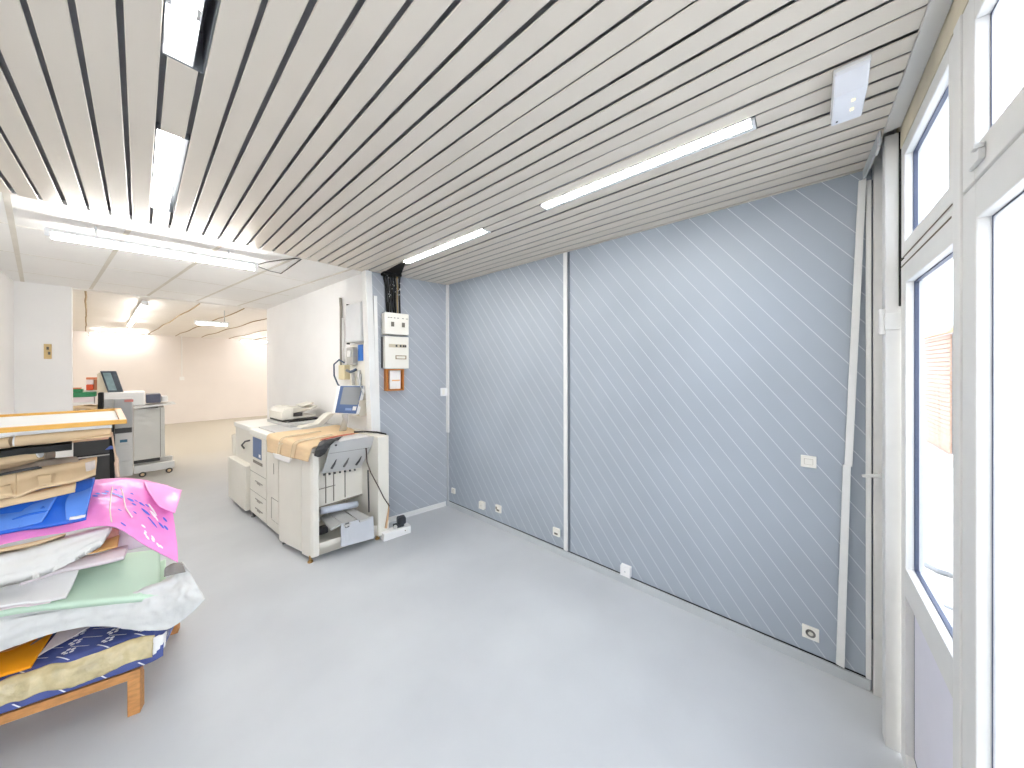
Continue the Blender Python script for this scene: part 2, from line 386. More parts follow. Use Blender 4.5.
# facade: door with transom light, wide fixed panes
YI, YO = FY, FY-.055; GY = FY-.03
def window(name, x0, x1, z0, z1, w, gm, extra=None):
    b = mb(); frame_rect(b, 1, YO, YI, x0, x1, z0, z1, w)
    o = struct(name, b, FRAME, bevel=.003)
    b = mb(); box(b, (x0+w, GY-.003, z0+w), (x1-w, GY+.003, z1-w)); obj('glass', b, gm, o)
    b = mb(); frame_rect(b, 1, GY-.01, GY+.004, x0+w-.001, x1-w+.001, z0+w-.001, z1-w+.001, .005); obj('gasket', b, GASK, o)
    return o
b = mb(); box(b, (XL, YO, 2.915), (2.50, YI, H+.2)); struct('trim_11', b, TAN)
b = mb(); box(b, (1.615, YO-.01, 0), (1.675, YI+.004, 2.912)); struct('trim_12', b, FRAME, bevel=.003)
window('window_1', 1.676, 2.40, 2.385, 2.91, .062, GLASS)
window('window_2', .35, 1.614, .06, 2.37, .10, MILK)
window('window_3', .35, 1.614, 2.38, 2.91, .09, MILK)
window('window_4', -1.1, .34, .06, 2.37, .09, MILK)
window('window_5', -1.1, .34, 2.38, 2.91, .09, MILK)
window('window_6', XL, -1.11, .06, 2.91, .09, MILK)
b = mb(); box(b, (XL, YO-.05, 0), (1.614, YI, .058)); struct('wall_front_plinth', b, FRAME)
# door leaf
b = mb()
DX0, DX1, DZ1 = 1.676, 2.405, 2.372
box(b, (DX0, YO, .01), (DX0+.02, YI, DZ1)); box(b, (DX1-.085, YO, .01), (DX1, YI, DZ1))
box(b, (DX0+.02, YO, 2.255), (DX1-.085, YI, DZ1)); box(b, (DX0+.02, YO, .815), (DX1-.085, YI, .945)); box(b, (DX0+.02, YO, .01), (DX1-.085, YI, .09))
door = struct('door_1', b, FRAME, bevel=.003)
b = mb(); box(b, (DX0+.02, GY-.003, .945), (DX1-.085, GY+.003, 2.255)); obj('glass', b, GLASS, door)
b = mb(); frame_rect(b, 1, GY-.01, GY+.004, DX0+.019, DX1-.084, .944, 2.256, .005); frame_rect(b, 1, GY-.01, GY+.004, DX0+.019, DX1-.084, .089, .816, .005); obj('gasket', b, GASK, door)
b = mb(); box(b, (DX0+.028, GY-.006, .098), (DX1-.093, GY+.004, .806)); obj('lower_panel', b, mat('lilac_white_panel', '#e4e2ee', .35, var=.02), door)
b = mb(); box(b, (DX0+.03, YI, 2.338), (DX1-.01, YI+.001, 2.345)); box(b, (DX0+.02, YI, 2.376), (DX1-.01, YI+.0012, 2.381)); obj('dark_groove', b, mat('groove_brown', '#5e5443', .7), door)  # thin brown strips draw the dark lines above the door
p = aty(897, 316, -.345)
b = mb(); tube(b, [(2.44, -.305, 2.03), (2.44, -.305, 2.155)], .013, 12); box(b, (2.40, -.36, 2.05), (2.44, -.309, 2.13)); box(b, (2.43, -.318, 1.99), (2.47, -.311, 2.06))
obj('hinge', b, FRAMEW, door)
# latch on the upper pane's frame
b = mb()
q = aty(981, 155, FY); box(b, (q.x-.03, FY, q.z-.02), (q.x+.04, FY+.012, q.z+.008), bev=.002); box(b, (q.x-.035, FY+.003, q.z+.008), (q.x-.012, FY+.02, q.z+.02)); box(b, (q.x+.04, FY, q.z-.016), (q.x+.06, FY+.006, q.z-.002))
tag(obj('window_latch', b, FRAME), 'small cream metal catch on the frame of the upper window', 'latch')
# handle on the jamb by the grooved wall
hb = thing('lever_handle', 'small white lever handle with back plate beside the post', 'handle', (WX-.03, -.345, 1.15))
b = mb(); box(b, (WX-.036, -.352, 1.19), (WX-.0305, -.338, 1.30)); obj('back_plate', b, FRAME, hb)
b = mb(); tube(b, [(WX-.034, -.330, 1.262), (WX-.075, -.327, 1.262)], .011, 12); tube(b, [(WX-.070, -.327, 1.262), (WX-.075, -.30, 1.258), (WX-.078, -.262, 1.25)], [.011, .010, .008], 10); obj('lever', b, PWHITE, hb, smooth=True)

# ---------------------------------------------------------------- street outside
STW = mat('white_render', '#f0eeea', .85, var=.03, scale=3)
b = mb(); box(b, (-12, -9, -.12), (20, -.5, -.06)); struct('ground_street', b, mat('pale_paving', '#d9d5cd', .9, var=.06, scale=4))
b = mb(); box(b, (-12, -2.1, -.06), (20, -1.7, 3.4)); struct('wall_street', b, STW)
sw = thing('shuttered_window', 'brown slatted shutter in the white building seen through the glazed door', 'window', (7.5, -1.68, .8))
a0 = aty(925, 345, -1.69); a1 = aty(952, 345, -1.69); zb = aty(938, 446, -1.69).z; zt = aty(938, 337, -1.69).z
xa, xb = sorted((a0.x, a1.x))
b = mb()
n = 26
for i in range(n):
    z = zb+(zt-zb)*i/n; prism(b, [(-1.69, z), (-1.665, z+.005), (-1.675, z+(zt-zb)/n*.95), (-1.69, z+(zt-zb)/n*.95)], 0, xa, xb)
obj('shutter', b, mat('brown_shutter', '#94745b', .7, var=.08), sw)
b = mb(); box(b, (xa-.15, -1.70, zb-.1), (xb+.2, -1.60, zb-.02)); obj('sill', b, mat('terracotta_sill', '#c7a696', .8), sw)
b = mb(); prism(b, [(-1.70, zt+.02), (-1.62, zt+.02), (-1.70, zt+.12)], 0, xa-.1, xb+.15); obj('lintel', b, mat('terracotta_lintel', '#b98d64', .8), sw)
b = mb()
hp = [atz(x, y, -.035) for x, y in ((900, 537), (908, 543), (914, 554), (925, 564), (938, 571), (951, 575), (970, 577))]
tube(b, hp, .024, 10); tag(obj('grey_hose', b, mat('grey_hose', '#6f6f6e', .5), smooth=True), 'thick grey hose lying outside behind the door glass', 'hose')
b = mb()
hp = [atz(x, y, -.045) for x, y in ((925, 598), (936, 602), (951, 608), (975, 612))]
tube(b, hp, .013, 10); tag(obj('thin_cable', b, mat('grey_cable_outside', '#858585', .5), smooth=True), 'thin pale cable outside below the thick hose', 'cable')

# ---------------------------------------------------------------- ceiling lamps
def recessed(name, label, x0, x1, y0, y1, deep, group):
    t = thing(name, label, 'ceiling light', ((x0+x1)/2, (y0+y1)/2, H), 0, group)
    b = mb(); z1 = H+deep
    box(b, (x0, y0, H+.002), (x0+.003, y1, z1)); box(b, (x1-.003, y0, H+.002), (x1, y1, z1)); box(b, (x0, y0, H+.002), (x1, y0+.003, z1)); box(b, (x0, y1-.003, H+.002), (x1, y1, z1)); box(b, (x0, y0, z1), (x1, y1, z1+.004))
    obj('housing', b, mat('lamp_housing_grey', '#85888c', .35, var=.02), t)
    return t
XA, XB = X0+.3+.001, X0+.4+.015
G1 = 'recessed lamps at the left of the slatted ceiling'
t = recessed('recessed_light', 'recessed ceiling lamp showing its bare looped tube, cut by the top edge', XA, XB, .352, 1.750, .16, G1)
b = mb(); box(b, (XA+.004, .36, H+.034), (XA+.082, 1.74, H+.038)); box(b, (XA+.080, .36, H+.002), (XA+.083, 1.74, H+.034)); box(b, (XA+.004, 1.738, H+.002), (XA+.083, 1.742, H+.034)); obj('reflector', b, PWHITE, t)
b = mb(); xm = XA+.043
tube(b, [(xm-.016, .5, H+.015), (xm-.016, 1.58, H+.015)]+[(xm-.016*math.cos(a), 1.58+.04*math.sin(a), H+.015) for a in (R(30), R(60), R(90), R(120), R(150))]+[(xm+.016, 1.58, H+.015), (xm+.016, .5, H+.015)], .010, 10); obj('lamp_tube', b, emit('bare_loop_tube', '#fffdf8', 45), t)
for y in (1.45, 1.2):
    for s in (-1, 1): b = mb(); box(b, (xm+s*.034-.006, y, H+.004), (xm+s*.034+.006, y+.05, H+.03)); obj('tube_clip', b, PRNG, t)
t = recessed('recessed_light', 'recessed ceiling lamp with a glowing white diffuser, nearest the hanging batten lamp', XA, XB, 2.312, 3.466, .12, G1)
b = mb(); box(b, (XA+.004, 2.32, H+.004), (XA+.085, 3.458, H+.012)); obj('diffuser', b, DIFFL, t)
b = mb(); box(b, (XA+.086, 2.32, H-.001), (XA+.089, 3.458, H+.06)); obj('edge_rail', b, LAMPW, t)
XC, XD = X0+2.1+.012, X0+2.2+.004
G2 = 'slim lamps set between slats near the grooved wall'
for (y0, y1), lb in zip(LAMPS[22], ('long slim lamp between slats, nearest the emergency light box', 'slim lamp between slats, nearest the meter boxes')):
    t = recessed('slim_light', lb, XC, XD, y0+.003, y1-.003, .06, G2)
    b = mb(); box(b, (XC+.006, y0+.02, H-.005), (XC+.060, y1-.02, H+.004)); obj('diffuser', b, DIFF, t)
    b = mb(); box(b, (XC+.061, y0+.01, H-.003), (XC+.067, y1-.01, H+.004)); obj('side_groove', b, mat('groove_brown2', '#a3937a', .7), t)
    b = mb(); box(b, (XC+.068, y0+.004, H-.004), (XD-.001, y1-.004, H+.004)); box(b, (XC+.003, y0+.004, H-.006), (XC+.068, y0+.019, H+.003)); box(b, (XC+.003, y1-.019, H-.006), (XC+.068, y1-.004, H+.003)); obj('edge_rail', b, LAMPW, t)
def batten(name, label, p0, p1, tubem, group=None, w=.05, drop=.035, housing=True, hang=None, zc=HZ):
    p0, p1 = Vector(p0), Vector(p1); d = p1-p0; L_ = d.length; ang = math.atan2(d.y, d.x)
    t = thing(name, label, 'ceiling light', p0, ang, group)
    b = mb(); box(b, (0, -w*.55, .0), (L_, w*.55, drop), bev=.006); obj('housing', b, LAMPW, t, local=True)
    b = mb(); tube(b, [(.03, 0, -.013), (L_-.03, 0, -.013)], w*.45, 14); obj('lamp_tube', b, tubem, t, local=True, smooth=False)
    for x in (0, L_-.035):
        b = mb(); box(b, (x, -w*.6, -.042), (x+.035, w*.6, .004), bev=.008); obj('end_cap', b, PWHITE, t, local=True)
    if hang:
        for x in hang:
            b = mb(); tube(b, [(x, 0, drop), (x, 0, zc-p0.z)], .007, 8); obj('hanger_rod', b, LAMPW if zc == HZ and w > .072 else TRIMG, t, local=True)
    return t
t = batten('batten_light', 'long white batten lamp hung below the passage ceiling by the slat edge', (*atz(46, 232, HZ-.115).xy, HZ-.115), (*atz(258, 266.5, HZ-.115).xy, HZ-.115), TUBE, w=.075, drop=.03, hang=(.25, 1.1))
q = atz(258, 266.5, HZ-.115)
b = mb(); tube(b, [(q.x, q.y, q.z+.02), (q.x+.07, q.y-.02, q.z+.06), atz(281, 260, HZ-.02), atz(300, 258, HZ-.02)], .005, 8); tube(b, [(q.x, q.y, q.z), atz(270, 271, HZ-.05), atz(281, 273.5, HZ-.01), atz(301, 259.5, HZ-.01)], .005, 8)
obj('power_cable', b, BLACKC, t)
gh = 'batten lamps in the far hall'
p = [(.07, 8.2), (-.02, 9.9), (-.09, 11.3), (-.16, 12.7)]
for i, (pp, lb) in enumerate(((0, 'short hall batten lamp running away from view, first of its row'), (1, 'short hall batten lamp running away from view, middle of its row'), (2, 'short hall batten lamp running away from view, last of its row'))):
    a, c = p[pp], p[pp+1]; z = HZ-.09
    batten('hall_light', lb, (a[0], a[1]+.05, z), (c[0], c[1]-.05, z), TUBEW, gh, hang=(.3, 1.0), w=.07)
a, c = aty(88, 333, 15.9), aty(151, 337.5, 15.9); batten('hall_light', 'long batten lamp along the far hall wall, left one', (a.x, a.y, a.z), (c.x, a.y, a.z-.02), TUBEW, gh, hang=(.4, 1.5), w=.09, zc=HZ)
a, c = aty(195, 307, 8.6), aty(229, 305.5, 8.6); batten('hall_light', 'short batten lamp hung on a single rod at the hall entrance', (a.x, a.y+.1, HZ-.30), (c.x, c.y, HZ-.30), TUBEW, gh, hang=(c.x-a.x-.06,), w=.07)
a, c = aty(240, 340, 15.5), aty(290, 341, 15.5); batten('hall_light', 'batten lamp along the far hall wall, half hidden by the white wall end', (a.x, a.y, HZ-.12), (c.x, a.y, HZ-.12), TUBEW, gh, hang=(.3, 1.2), w=.09)

for x, y in ((-2.6, 10.9), (-2.8, 13.7), (3.3, 10.3), (3.2, 13.3)):      # unseen area lights added round the corners to brighten the hall
    al = bpy.data.lights.new('hall_fill', 'AREA'); al.shape = 'RECTANGLE'; al.size = .08; al.size_y = 1.4; al.energy = 44; al.color = (1, .97, .93)
    ao = bpy.data.objects.new('hall_fill', al); C.objects.link(ao); ao.location = (x, y, HZ-.35)
# emergency light
t = thing('emergency_light', 'white plastic emergency light box on the slatted ceiling', 'emergency light', (1.925, -.148, H), R(-1))
def eb(x, y, z): return (x, y, z)
b = mb(); box(b, (-.155, -.05, -.018), (.155, .05, -.001), bev=.004); obj('base', b, PWHITE, t, local=True)
b = mb(); prism(b, [(-.16, -.019), (.15, -.019), (.152, -.05), (.138, -.062), (-.075, -.066), (-.15, -.030)], 1, -.048, .048); obj('cover', b, mat('clear_white_cover', '#e6e7ec', .25, var=.02, spec=.6), t, local=True, bevel=.006)
for x in (-.02, .045):
    b = mb(); box(b, (x, -.018, -.0675), (x+.014, -.007, -.0625)); obj('indicator', b, ISPOT, t, local=True)
b = mb(); box(b, (.11, .026, -.0655), (.117, .033, -.061)); obj('test_button', b, PRND, t, local=True)

# ---------------------------------------------------------------- sockets and switches on the grooved wall
def wall_plate(name, label, cat, y, z, s, kind, group=None, d=.012):
    t = thing(name, label, cat, (WX, y, z), 0, group)
    b = mb(); box(b, (-d, -s/2, -s/2), (0, s/2, s/2), bev=.003); obj('plate', b, PLAST if kind != 'junction' else PWHITE, t, local=True)
    Mx = Matrix.Rotation(R(-90), 4, 'Y')
    if kind == 'socket':
        b = mb(); lathe(b, [(.024, d), (.024, d+.002), (.018, d+.002), (.016, d-.004)], Mx); obj('socket_ring', b, mat('socket_dark', '#7d7c78', .5), t, local=True)
        b = mb(); lathe(b, [(.012, d-.004), (.012, d+.004)], Mx); obj('socket_insert', b, PLAST, t, local=True)
    if kind == 'switch':
        b = mb(); box(b, (-d-.001, -.021, -.018), (-d+.001, .021, .018)); obj('rocker_gap', b, mat('rocker_gap', '#b9b4a8', .6), t, local=True)
        b = mb(); box(b, (-d-.004, -.019, -.016), (-d-.0011, .019, .016), bev=.001); obj('rocker', b, PLAST, t, local=True)
    if kind in ('jack', 'vent'):
        b = mb(); box(b, (-d-.001, -s*.25, -s*.28), (-d+.002, s*.25, -s*.05)); obj('jack_opening', b, SCREWM, t, local=True)
        if kind == 'vent':
            b = mb(); box(b, (-d-.001, s*.2, -s*.1), (-d+.002, s*.42, s*.25)); obj('jack_opening', b, SCREWM, t, local=True)
    if kind == 'junction':
        b = mb(); lathe(b, [(.006, d), (.006, d+.002)], Mx); obj('screw', b, TRIMG, t, local=True)
    if kind == 'blank':
        b = mb(); lathe(b, [(.004, d), (.004, d+.0015)], Mx); obj('screw', b, SCREWM, t, local=True)
    return t
wall_plate('light_switch', 'square ivory light switch at hand height on the grooved wall', 'switch', -.037, 1.275, .074, 'switch')
wall_plate('wall_socket', 'round-hole ivory power socket low on the wall below the light switch', 'socket', -.046, .198, .08, 'socket')
wall_plate('junction_box', 'white junction box at the skirting right of the vertical wall joint', 'junction box', 1.132, .122, .085, 'junction', d=.045)
wall_plate('phone_socket', 'small phone socket just left of the vertical wall joint', 'socket', 1.853, .215, .08, 'jack', d=.02)
wall_plate('cable_outlet', 'ivory outlet plate with two dark openings near the skirting', 'outlet', 2.664, .223, .085, 'vent', d=.02)
wall_plate('blank_outlet', 'thick ivory blank outlet plate left of the two-hole outlet', 'outlet', 2.93, .195, .085, 'blank', d=.04)
wall_plate('small_outlet', 'tiny white outlet low in the corner of the two grooved walls', 'outlet', 3.50, .231, .07, 'blank', d=.02)
t = thing('wall_switch', 'small white switch block beside the corner trim above the back skirting', 'switch', (2.68, MY, 1.55))
b = mb(); box(b, (2.695, MY-.030, 1.50), (2.79, MY-.001, 1.61), bev=.005); obj('body', b, PWHITE, t)
b = mb(); box(b, (2.71, MY-.035, 1.52), (2.745, MY-.029, 1.59)); obj('rocker', b, PLAST, t)
t = thing('switch_plate', 'beige double switch plate on the white stub wall', 'switch', (-.852, 8.0, 2.02))
b = mb(); box(b, (-.885, 7.985, 2.02), (-.82, 7.9995, 2.23), bev=.004); obj('plate', b, mat('beige_plastic', '#d9bd88', .45), t)
b = mb(); box(b, (-.862, 7.978, 2.15), (-.842, 7.986, 2.19)); obj('rocker', b, SCREWM, t)
b = mb(); box(b, (-.85, 7.978, 2.08), (-.83, 7.986, 2.12)); obj('rocker', b, SCREWM, t)
b = mb(); tube(b, [(.99, FARY-.015, HZ), (.99, FARY-.015, 1.62)], .012, 8)
t = tag(obj('conduit', b, PWHITE), 'thin white conduit running down the far cream wall', 'conduit')
b = mb(); box(b, (.93, FARY-.05, 1.5), (1.05, FARY-.001, 1.62)); obj('outlet_box', b, PWHITE, t)

# leaning plank
b = mb()
def wq(pts): return [(p.y, p.z) for p in (atx(x, y, WX-.03) for x, y in pts)]
prism(b, wq([(836, 664), (844.5, 668.5), (851, 466), (843, 465)]), 0, WX-.032, WX-.014)
prism(b, wq([(844.5, 466), (852.5, 467), (866.5, 178), (858.5, 181)]), 0, WX-.030, WX-.012)
tag(obj('leaning_batten', b, FRAMEW, bevel=.002), 'tall white wooden batten leaning against the right grooved wall', 'batten')

# ---------------------------------------------------------------- meter boxes on the back wall
def bwall(x0, x1, z0, z1, d0=0, d1=.1): return (x0, MY-d1, z0), (x1, MY-d0, z1)
t = thing('meter_box', 'upper white meter box with two small windows under the black cables', 'meter box', (2.10, MY, 2.25))
b = mb(); box(b, *bwall(1.995, 2.285, 2.262, 2.520, .002, .13), bev=.008); obj('cover', b, PLAST, t)
for x in (2.085, 2.215):
    b = mb(); box(b, (x-.018, MY-.134, 2.355), (x+.018, MY-.129, 2.41)); obj('dial_window', b, SCREWM, t)
b = mb()
for x in (2.03, 2.06, 2.10, 2.14, 2.2, 2.25): box(b, (x, MY-.132, 2.455), (x+.02, MY-.129, 2.463))
obj('marking', b, SCREWM, t)
t = thing('breaker_box', 'lower ivory breaker box with a row of switches and a slot handle', 'breaker box', (2.10, MY, 1.86))
b = mb(); box(b, *bwall(2.005, 2.295, 1.872, 2.258, .002, .10), bev=.006); obj('cover', b, PLAST, t)
b = mb(); box(b, (2.05, MY-.104, 2.125), (2.26, MY-.099, 2.165)); obj('switch_strip', b, mat('strip_beige', '#c9bfa8', .5), t)
for x in (2.13, 2.18, 2.215, 2.24):
    b = mb(); box(b, (x, MY-.110, 2.132), (x+.02, MY-.103, 2.158)); obj('breaker', b, PRND, t)
b = mb(); frame_rect(b, 1, MY-.108, MY-.099, 2.13, 2.26, 1.985, 2.03, .008); obj('slot_handle', b, mat('brown_handle', '#9b8262', .5), t)
b = mb(); box(b, (1.992, MY-.03, 1.88), (2.003, MY-.002, 2.25)); obj('side_gap', b, PRND, t)
t = thing('document_box', 'open orange plywood box holding papers below the breaker box', 'box', (2.08, MY, 1.6))
x0, x1, z0, z1 = 1.995, 2.205, 1.605, 1.865; yf = MY-.095
b = mb(); box(b, (x0, MY-.012, z0), (x1, MY-.001, z1)); box(b, (x0, yf, z0), (x0+.012, MY-.012, z1)); box(b, (x1-.012, yf, z0), (x1, MY-.012, z1)); box(b, (x0+.012, yf, z0), (x1-.012, MY-.012, z0+.012)); box(b, (x0+.012, yf, z1-.012), (x1-.012, MY-.012, z1)); obj('case', b, WOODBOX, t)
b = mb(); box(b, (2.045, MY-.06, 1.625), (2.175, MY-.015, 1.85)); tag(obj('paper_sheets', b, PAPER), 'sheaf of white papers standing inside the plywood box', 'papers')
b = mb(); box(b, (2.07, MY-.063, 1.72), (2.165, MY-.0605, 1.735)); tag(obj('sticky_note', b, mat('pale_orange_note', '#efb979', .6)), 'orange sticker strip across the papers in the plywood box', 'sticker')
# bunch of black cables from the broken slat down to the meters
t = thing('cable_bundle', 'bundle of black cables dropping from the ceiling into the upper meter box', 'cable', (2.1, MY-.06, 2.53))
for i in range(9):
    b = mb(); xx = 2.045+.017*i; yy = MY-.035-.03*(i % 3); xt = 2.02+.020*i
    tube(b, [(xx+random.uniform(-.01, .01), yy, 2.522), (xx, yy, 2.70), (xx+random.uniform(-.012, .012), yy, 2.85), (xt, yy, 2.95), (xt, yy-.03, H-.002)], .012 if i != 7 else .009, 8)
    obj('cable', b, BLACKC if i != 7 else mat('tan_cable', '#b89f74', .5), t, smooth=True)
b = mb(); box(b, (1.985, MY-.13, H-.03), (2.20, MY-.01, H-.002), bev=.006)
prism(b, [(2.03, 3.22), (2.075, 3.22), (2.19, MY-.13), (2.0, MY-.13)], 2, H-.006, H-.0015)
obj('ceiling_gap', b, BLACK, t)
b = mb()
for i in range(26):
    y = random.uniform(MY-.125, MY-.10); x = random.uniform(2.02, 2.19); z = random.uniform(2.72, 2.97); s = random.uniform(.003, .007); box(b, (x, y-.004, z), (x+s, y, z+s*1.5))
obj('plaster_fleck', b, PAPER, t)

TB = Matrix.Translation((1.8, MY+.023, 0)) @ Matrix.Rotation(R(-9.4), 4, 'Z') @ Matrix.Translation((-1.8, -MY, 0))      # the back wall runs askew
for o in list(C.objects):
    if o.parent is None and o.name.split('.')[0] in ('wall_back', 'baseboard_back', 'trim_8', 'wall_switch', 'meter_box', 'breaker_box', 'document_box', 'cable_bundle', 'paper_sheets', 'sticky_note'):
        dx = -.042 if o.name.split('.')[0] in ('document_box', 'paper_sheets', 'sticky_note') else -.072 if o.name.split('.')[0] in ('meter_box', 'breaker_box', 'document_box', 'cable_bundle', 'paper_sheets', 'sticky_note') else 0
        m_ = TB @ Matrix.Translation((dx, 0, 0)) @ Matrix.LocRotScale(o.location, o.rotation_euler, None)
        o.location = m_.to_translation(); o.rotation_euler = m_.to_euler()
for o in list(C.objects):
    if o.parent is None and o.name.split('.')[0] in ('meter_box', 'breaker_box', 'document_box', 'cable_bundle', 'paper_sheets', 'sticky_note'):
        if o.name.startswith('meter'): o.location.z += .016
# ---------------------------------------------------------------- cabinet, conduits on the passage wall
def wx_at(y): return Wa.x+(Wb.x-Wa.x)*(y-Wa.y)/(Wb.y-Wa.y)
wr = math.atan2(Wb.x-Wa.x, Wb.y-Wa.y)      # local +y runs along the wall, local -x into the passage
def wthing(name, label, cat, y, z): return thing(name, label, cat, (wx_at(y), y, z), -wr)
t = wthing('wall_cabinet', 'grey-white metal cabinet high on the passage wall end', 'cabinet', 4.12, 2.2)
b = mb(); box(b, (-.12, -.20, 0), (-.002, .20, .47), bev=.005); obj('body', b, CUPL, t, local=True)
b = mb(); box(b, (-.126, -.19, .01), (-.1205, .19, .46), bev=.002); obj('door', b, mat('cabinet_door', '#d9dbdd', .4, var=.02), t, local=True)
b = mb(); box(b, (-.11, .202, -.02), (-.07, .208, .49)); obj('side_seam', b, PRND, t, local=True)
t = wthing('wall_conduit', 'grey cable conduit rising left of the wall cabinet', 'conduit', 4.66, 1.75)
b = mb(); tube(b, [(-.03, 0, .0), (-.03, 0, .95), (-.025, .03, 1.08)], .018, 10); obj('pipe', b, mat('conduit_grey', '#928d84', .5), t, local=True, smooth=True)
b = mb(); tube(b, [(-.03, -.05, .1), (-.03, -.05, .8)], .012, 10); obj('pipe', b, FRAMEW, t, local=True, smooth=True)
t = wthing('terminal_board', 'cream board with cable terminals below the wall cabinet', 'panel', 4.22, 1.50)
b = mb(); box(b, (-.03, -.26, 0), (-.002, .19, .68)); obj('board', b, PLAST, t, local=True)
b = mb(); box(b, (-.10, -.03, .42), (-.031, .14, .64), bev=.01); obj('regulator', b, mat('cast_grey', '#b4b2ad', .4), t, local=True)
b = mb(); box(b, (-.101, .0, .52), (-.12, .07, .60), bev=.004); obj('terminal', b, PWHITE, t, local=True)
b = mb(); box(b, (-.04, -.17, .47), (-.031, -.05, .67)); obj('blue_card', b, BLUECARD, t, local=True)
b = mb(); tube(b, [(-.09, -.1, .36), (-.11, .0, .33), (-.1, .12, .35)], .018, 8); obj('looped_cable', b, mat('slate_cable', '#4b5a6e', .4), t, local=True, smooth=True)
b = mb()
for y in (-.1, .06): tube(b, [(-.05, y, .35), (-.06, y-.02, .22), (-.05, y-.03, .12)], .02, 8)
obj('cable_gland', b, PRNG, t, local=True, smooth=True)
b = mb(); tube(b, [(-.06, -.22, .05), (-.09, -.20, .18), (-.06, -.17, .30)], .01, 8); obj('pipe_stub', b, TRIMG, t, local=True, smooth=True)
t = wthing('terminal_box', 'beige terminal box with a blue cable loop left of the board', 'junction box', 4.50, 1.68)
b = mb(); box(b, (-.09, -.06, .05), (-.002, .11, .24), bev=.008); obj('body', b, mat('terminal_beige', '#d9cda9', .45), t, local=True)
b = mb(); tube(b, [(-.06, .0, .27), (-.10, .06, .31), (-.12, .17, .25), (-.11, .19, .10), (-.09, .12, -.02), (-.07, .05, -.05)], .010, 8); obj('cable_loop', b, mat('navy_cable', '#3d4f6d', .4), t, local=True, smooth=True)
t = wthing('wall_shelf_box', 'low beige cable box behind the copier touch screen', 'box', 4.26, 1.30)
b = mb(); box(b, (-.13, -.30, 0), (-.002, .30, .19), bev=.004); obj('body', b, mat('shelf_beige', '#d8d2c4', .5), t, local=True)
b = mb(); box(b, (-.132, .13, .03), (-.129, .27, .16)); obj('opening', b, mat('opening_dark', '#6a5f4a', .7), t, local=True)
b = mb(); box(b, (-.132, -.28, .04), (-.129, -.20, .15)); obj('opening', b, PRND, t, local=True)
# ---------------------------------------------------------------- the big copier
PN = Vector((1.10, 3.53, 0)); PA = R(4)
AX = Vector((math.cos(PA), math.sin(PA), 0)); BX = Vector((-math.sin(PA), math.cos(PA), 0))
def toL(p): q = p-PN; return Vector((q.dot(AX), q.dot(BX), q.z))
def LY(x, y, c): return toL(atplane(x, y, PN+BX*c, BX))
def LX(x, y, c): return toL(atplane(x, y, PN+AX*c, AX))
def LZ(x, y, z): return toL(atz(x, y, z))
pr = thing('production_copier', 'large ivory production copier with tilted touch screen against the white passage wall', 'copier', PN, PA)
def part(name, b, m, parent=None, bevel=0, smooth=False, label=None):
    o = obj(name, b, m, parent or pr, local=True, bevel=bevel, smooth=smooth)
    if label: o['label'] = label
    return o
# finisher
b = mb(); prism(b, [(-.092, .60), (-.037, .175), (-.012, .165), (-.06, .60)], 2, .065, 1.06); part('side_door', b, PRN, bevel=.006)
b = mb(); prism(b, [(-.036, .165), (-.012, .02), (.004, -.004), (.055, -.012), (.055, .165)], 2, .045, 1.06); part('front_column', b, PRN, bevel=.006)
b = mb(); prism(b, [(.60, -.135), (.722, -.148), (.728, .60), (.60, .60)], 2, .045, 1.13); part('right_column', b, PRN, bevel=.008)
b = mb(); prism(b, [(-.09, .61), (-.04, .17), (-.012, .0), (.55, .06), (.55, .61)], 2, 1.062, 1.098); part('top_cover', b, PRN, bevel=.006)
b = mb(); prism(b, [(.055, -.012), (.60, -.11), (.60, .60), (.055, .60)], 2, .05, .12); prism(b, [(.055, -.012), (.60, -.11), (.60, -.09), (.055, .008)], 2, .05, .165); part('base_tray', b, PRN, bevel=.004)
b = mb(); box(b, (.055, .20, .44), (.60, .23, 1.06)); 
for x in (.10, .20, .28, .40): box(b, (x, .192, .46), (x+.008, .20, .86), mi=1)
box(b, (.055, .193, .43), (.60, .20, .44), mi=1); box(b, (.12, .192, .62), (.30, .20, .626), mi=1); 
part('rear_panel', b, [PRN, LINE])
b = mb(); box(b, (.055, .59, .12), (.60, .6, .46)); part('inner_back', b, PRN)
# hinged exit flap with tabs
tl, tr = LY(331, 440, .0), LY(375, 436, -.04); br, bl = LY(360, 467, .15), LY(321, 473, .13)
b = mb(); patch(b, [[bl, (bl+br)/2, br], [(bl+tl)/2+Vector((0, -.012, 0)), (bl+br+tl+tr)/4+Vector((0, -.012, 0)), (br+tr)/2+Vector((0, -.012, 0))], [tl, (tl+tr)/2, tr]], nu=8, nv=8, thick=.014, smooth=False)
fl = part('exit_flap', b, PRNG, bevel=.003)
nrm = (tr-tl).cross(tl-bl).normalized(); nrm = nrm if nrm.y < 0 else -nrm
def fp(u, v): return bl*(1-u)*(1-v)+br*u*(1-v)+tr*u*v+tl*(1-u)*v+nrm*.02
for u in (.2, .5, .82):
    b = mb(); a_ = fp(u, .14); c_ = fp(u+.04, .42); tube(b, [a_, (a_+c_)/2+nrm*.012, c_], [.013, .010, .004], 8); part('flap_tab', b, PRND if u != .5 else mat('tab_grey', '#7a7876', .5), fl, smooth=True)
b = mb(); tube(b, [fp(.03, .62), fp(.97, .66)], .005, 6); part('crease_bar', b, mat('tab_grey2', '#8d8b8a', .5), fl)
b = mb()
for k in range(7): p = fp(.06+.13*k, -.02); box(b, p-Vector((.007, .012, .012)), p+Vector((.007, .006, .006)))
part('hinge_row', b, PRND, fl)
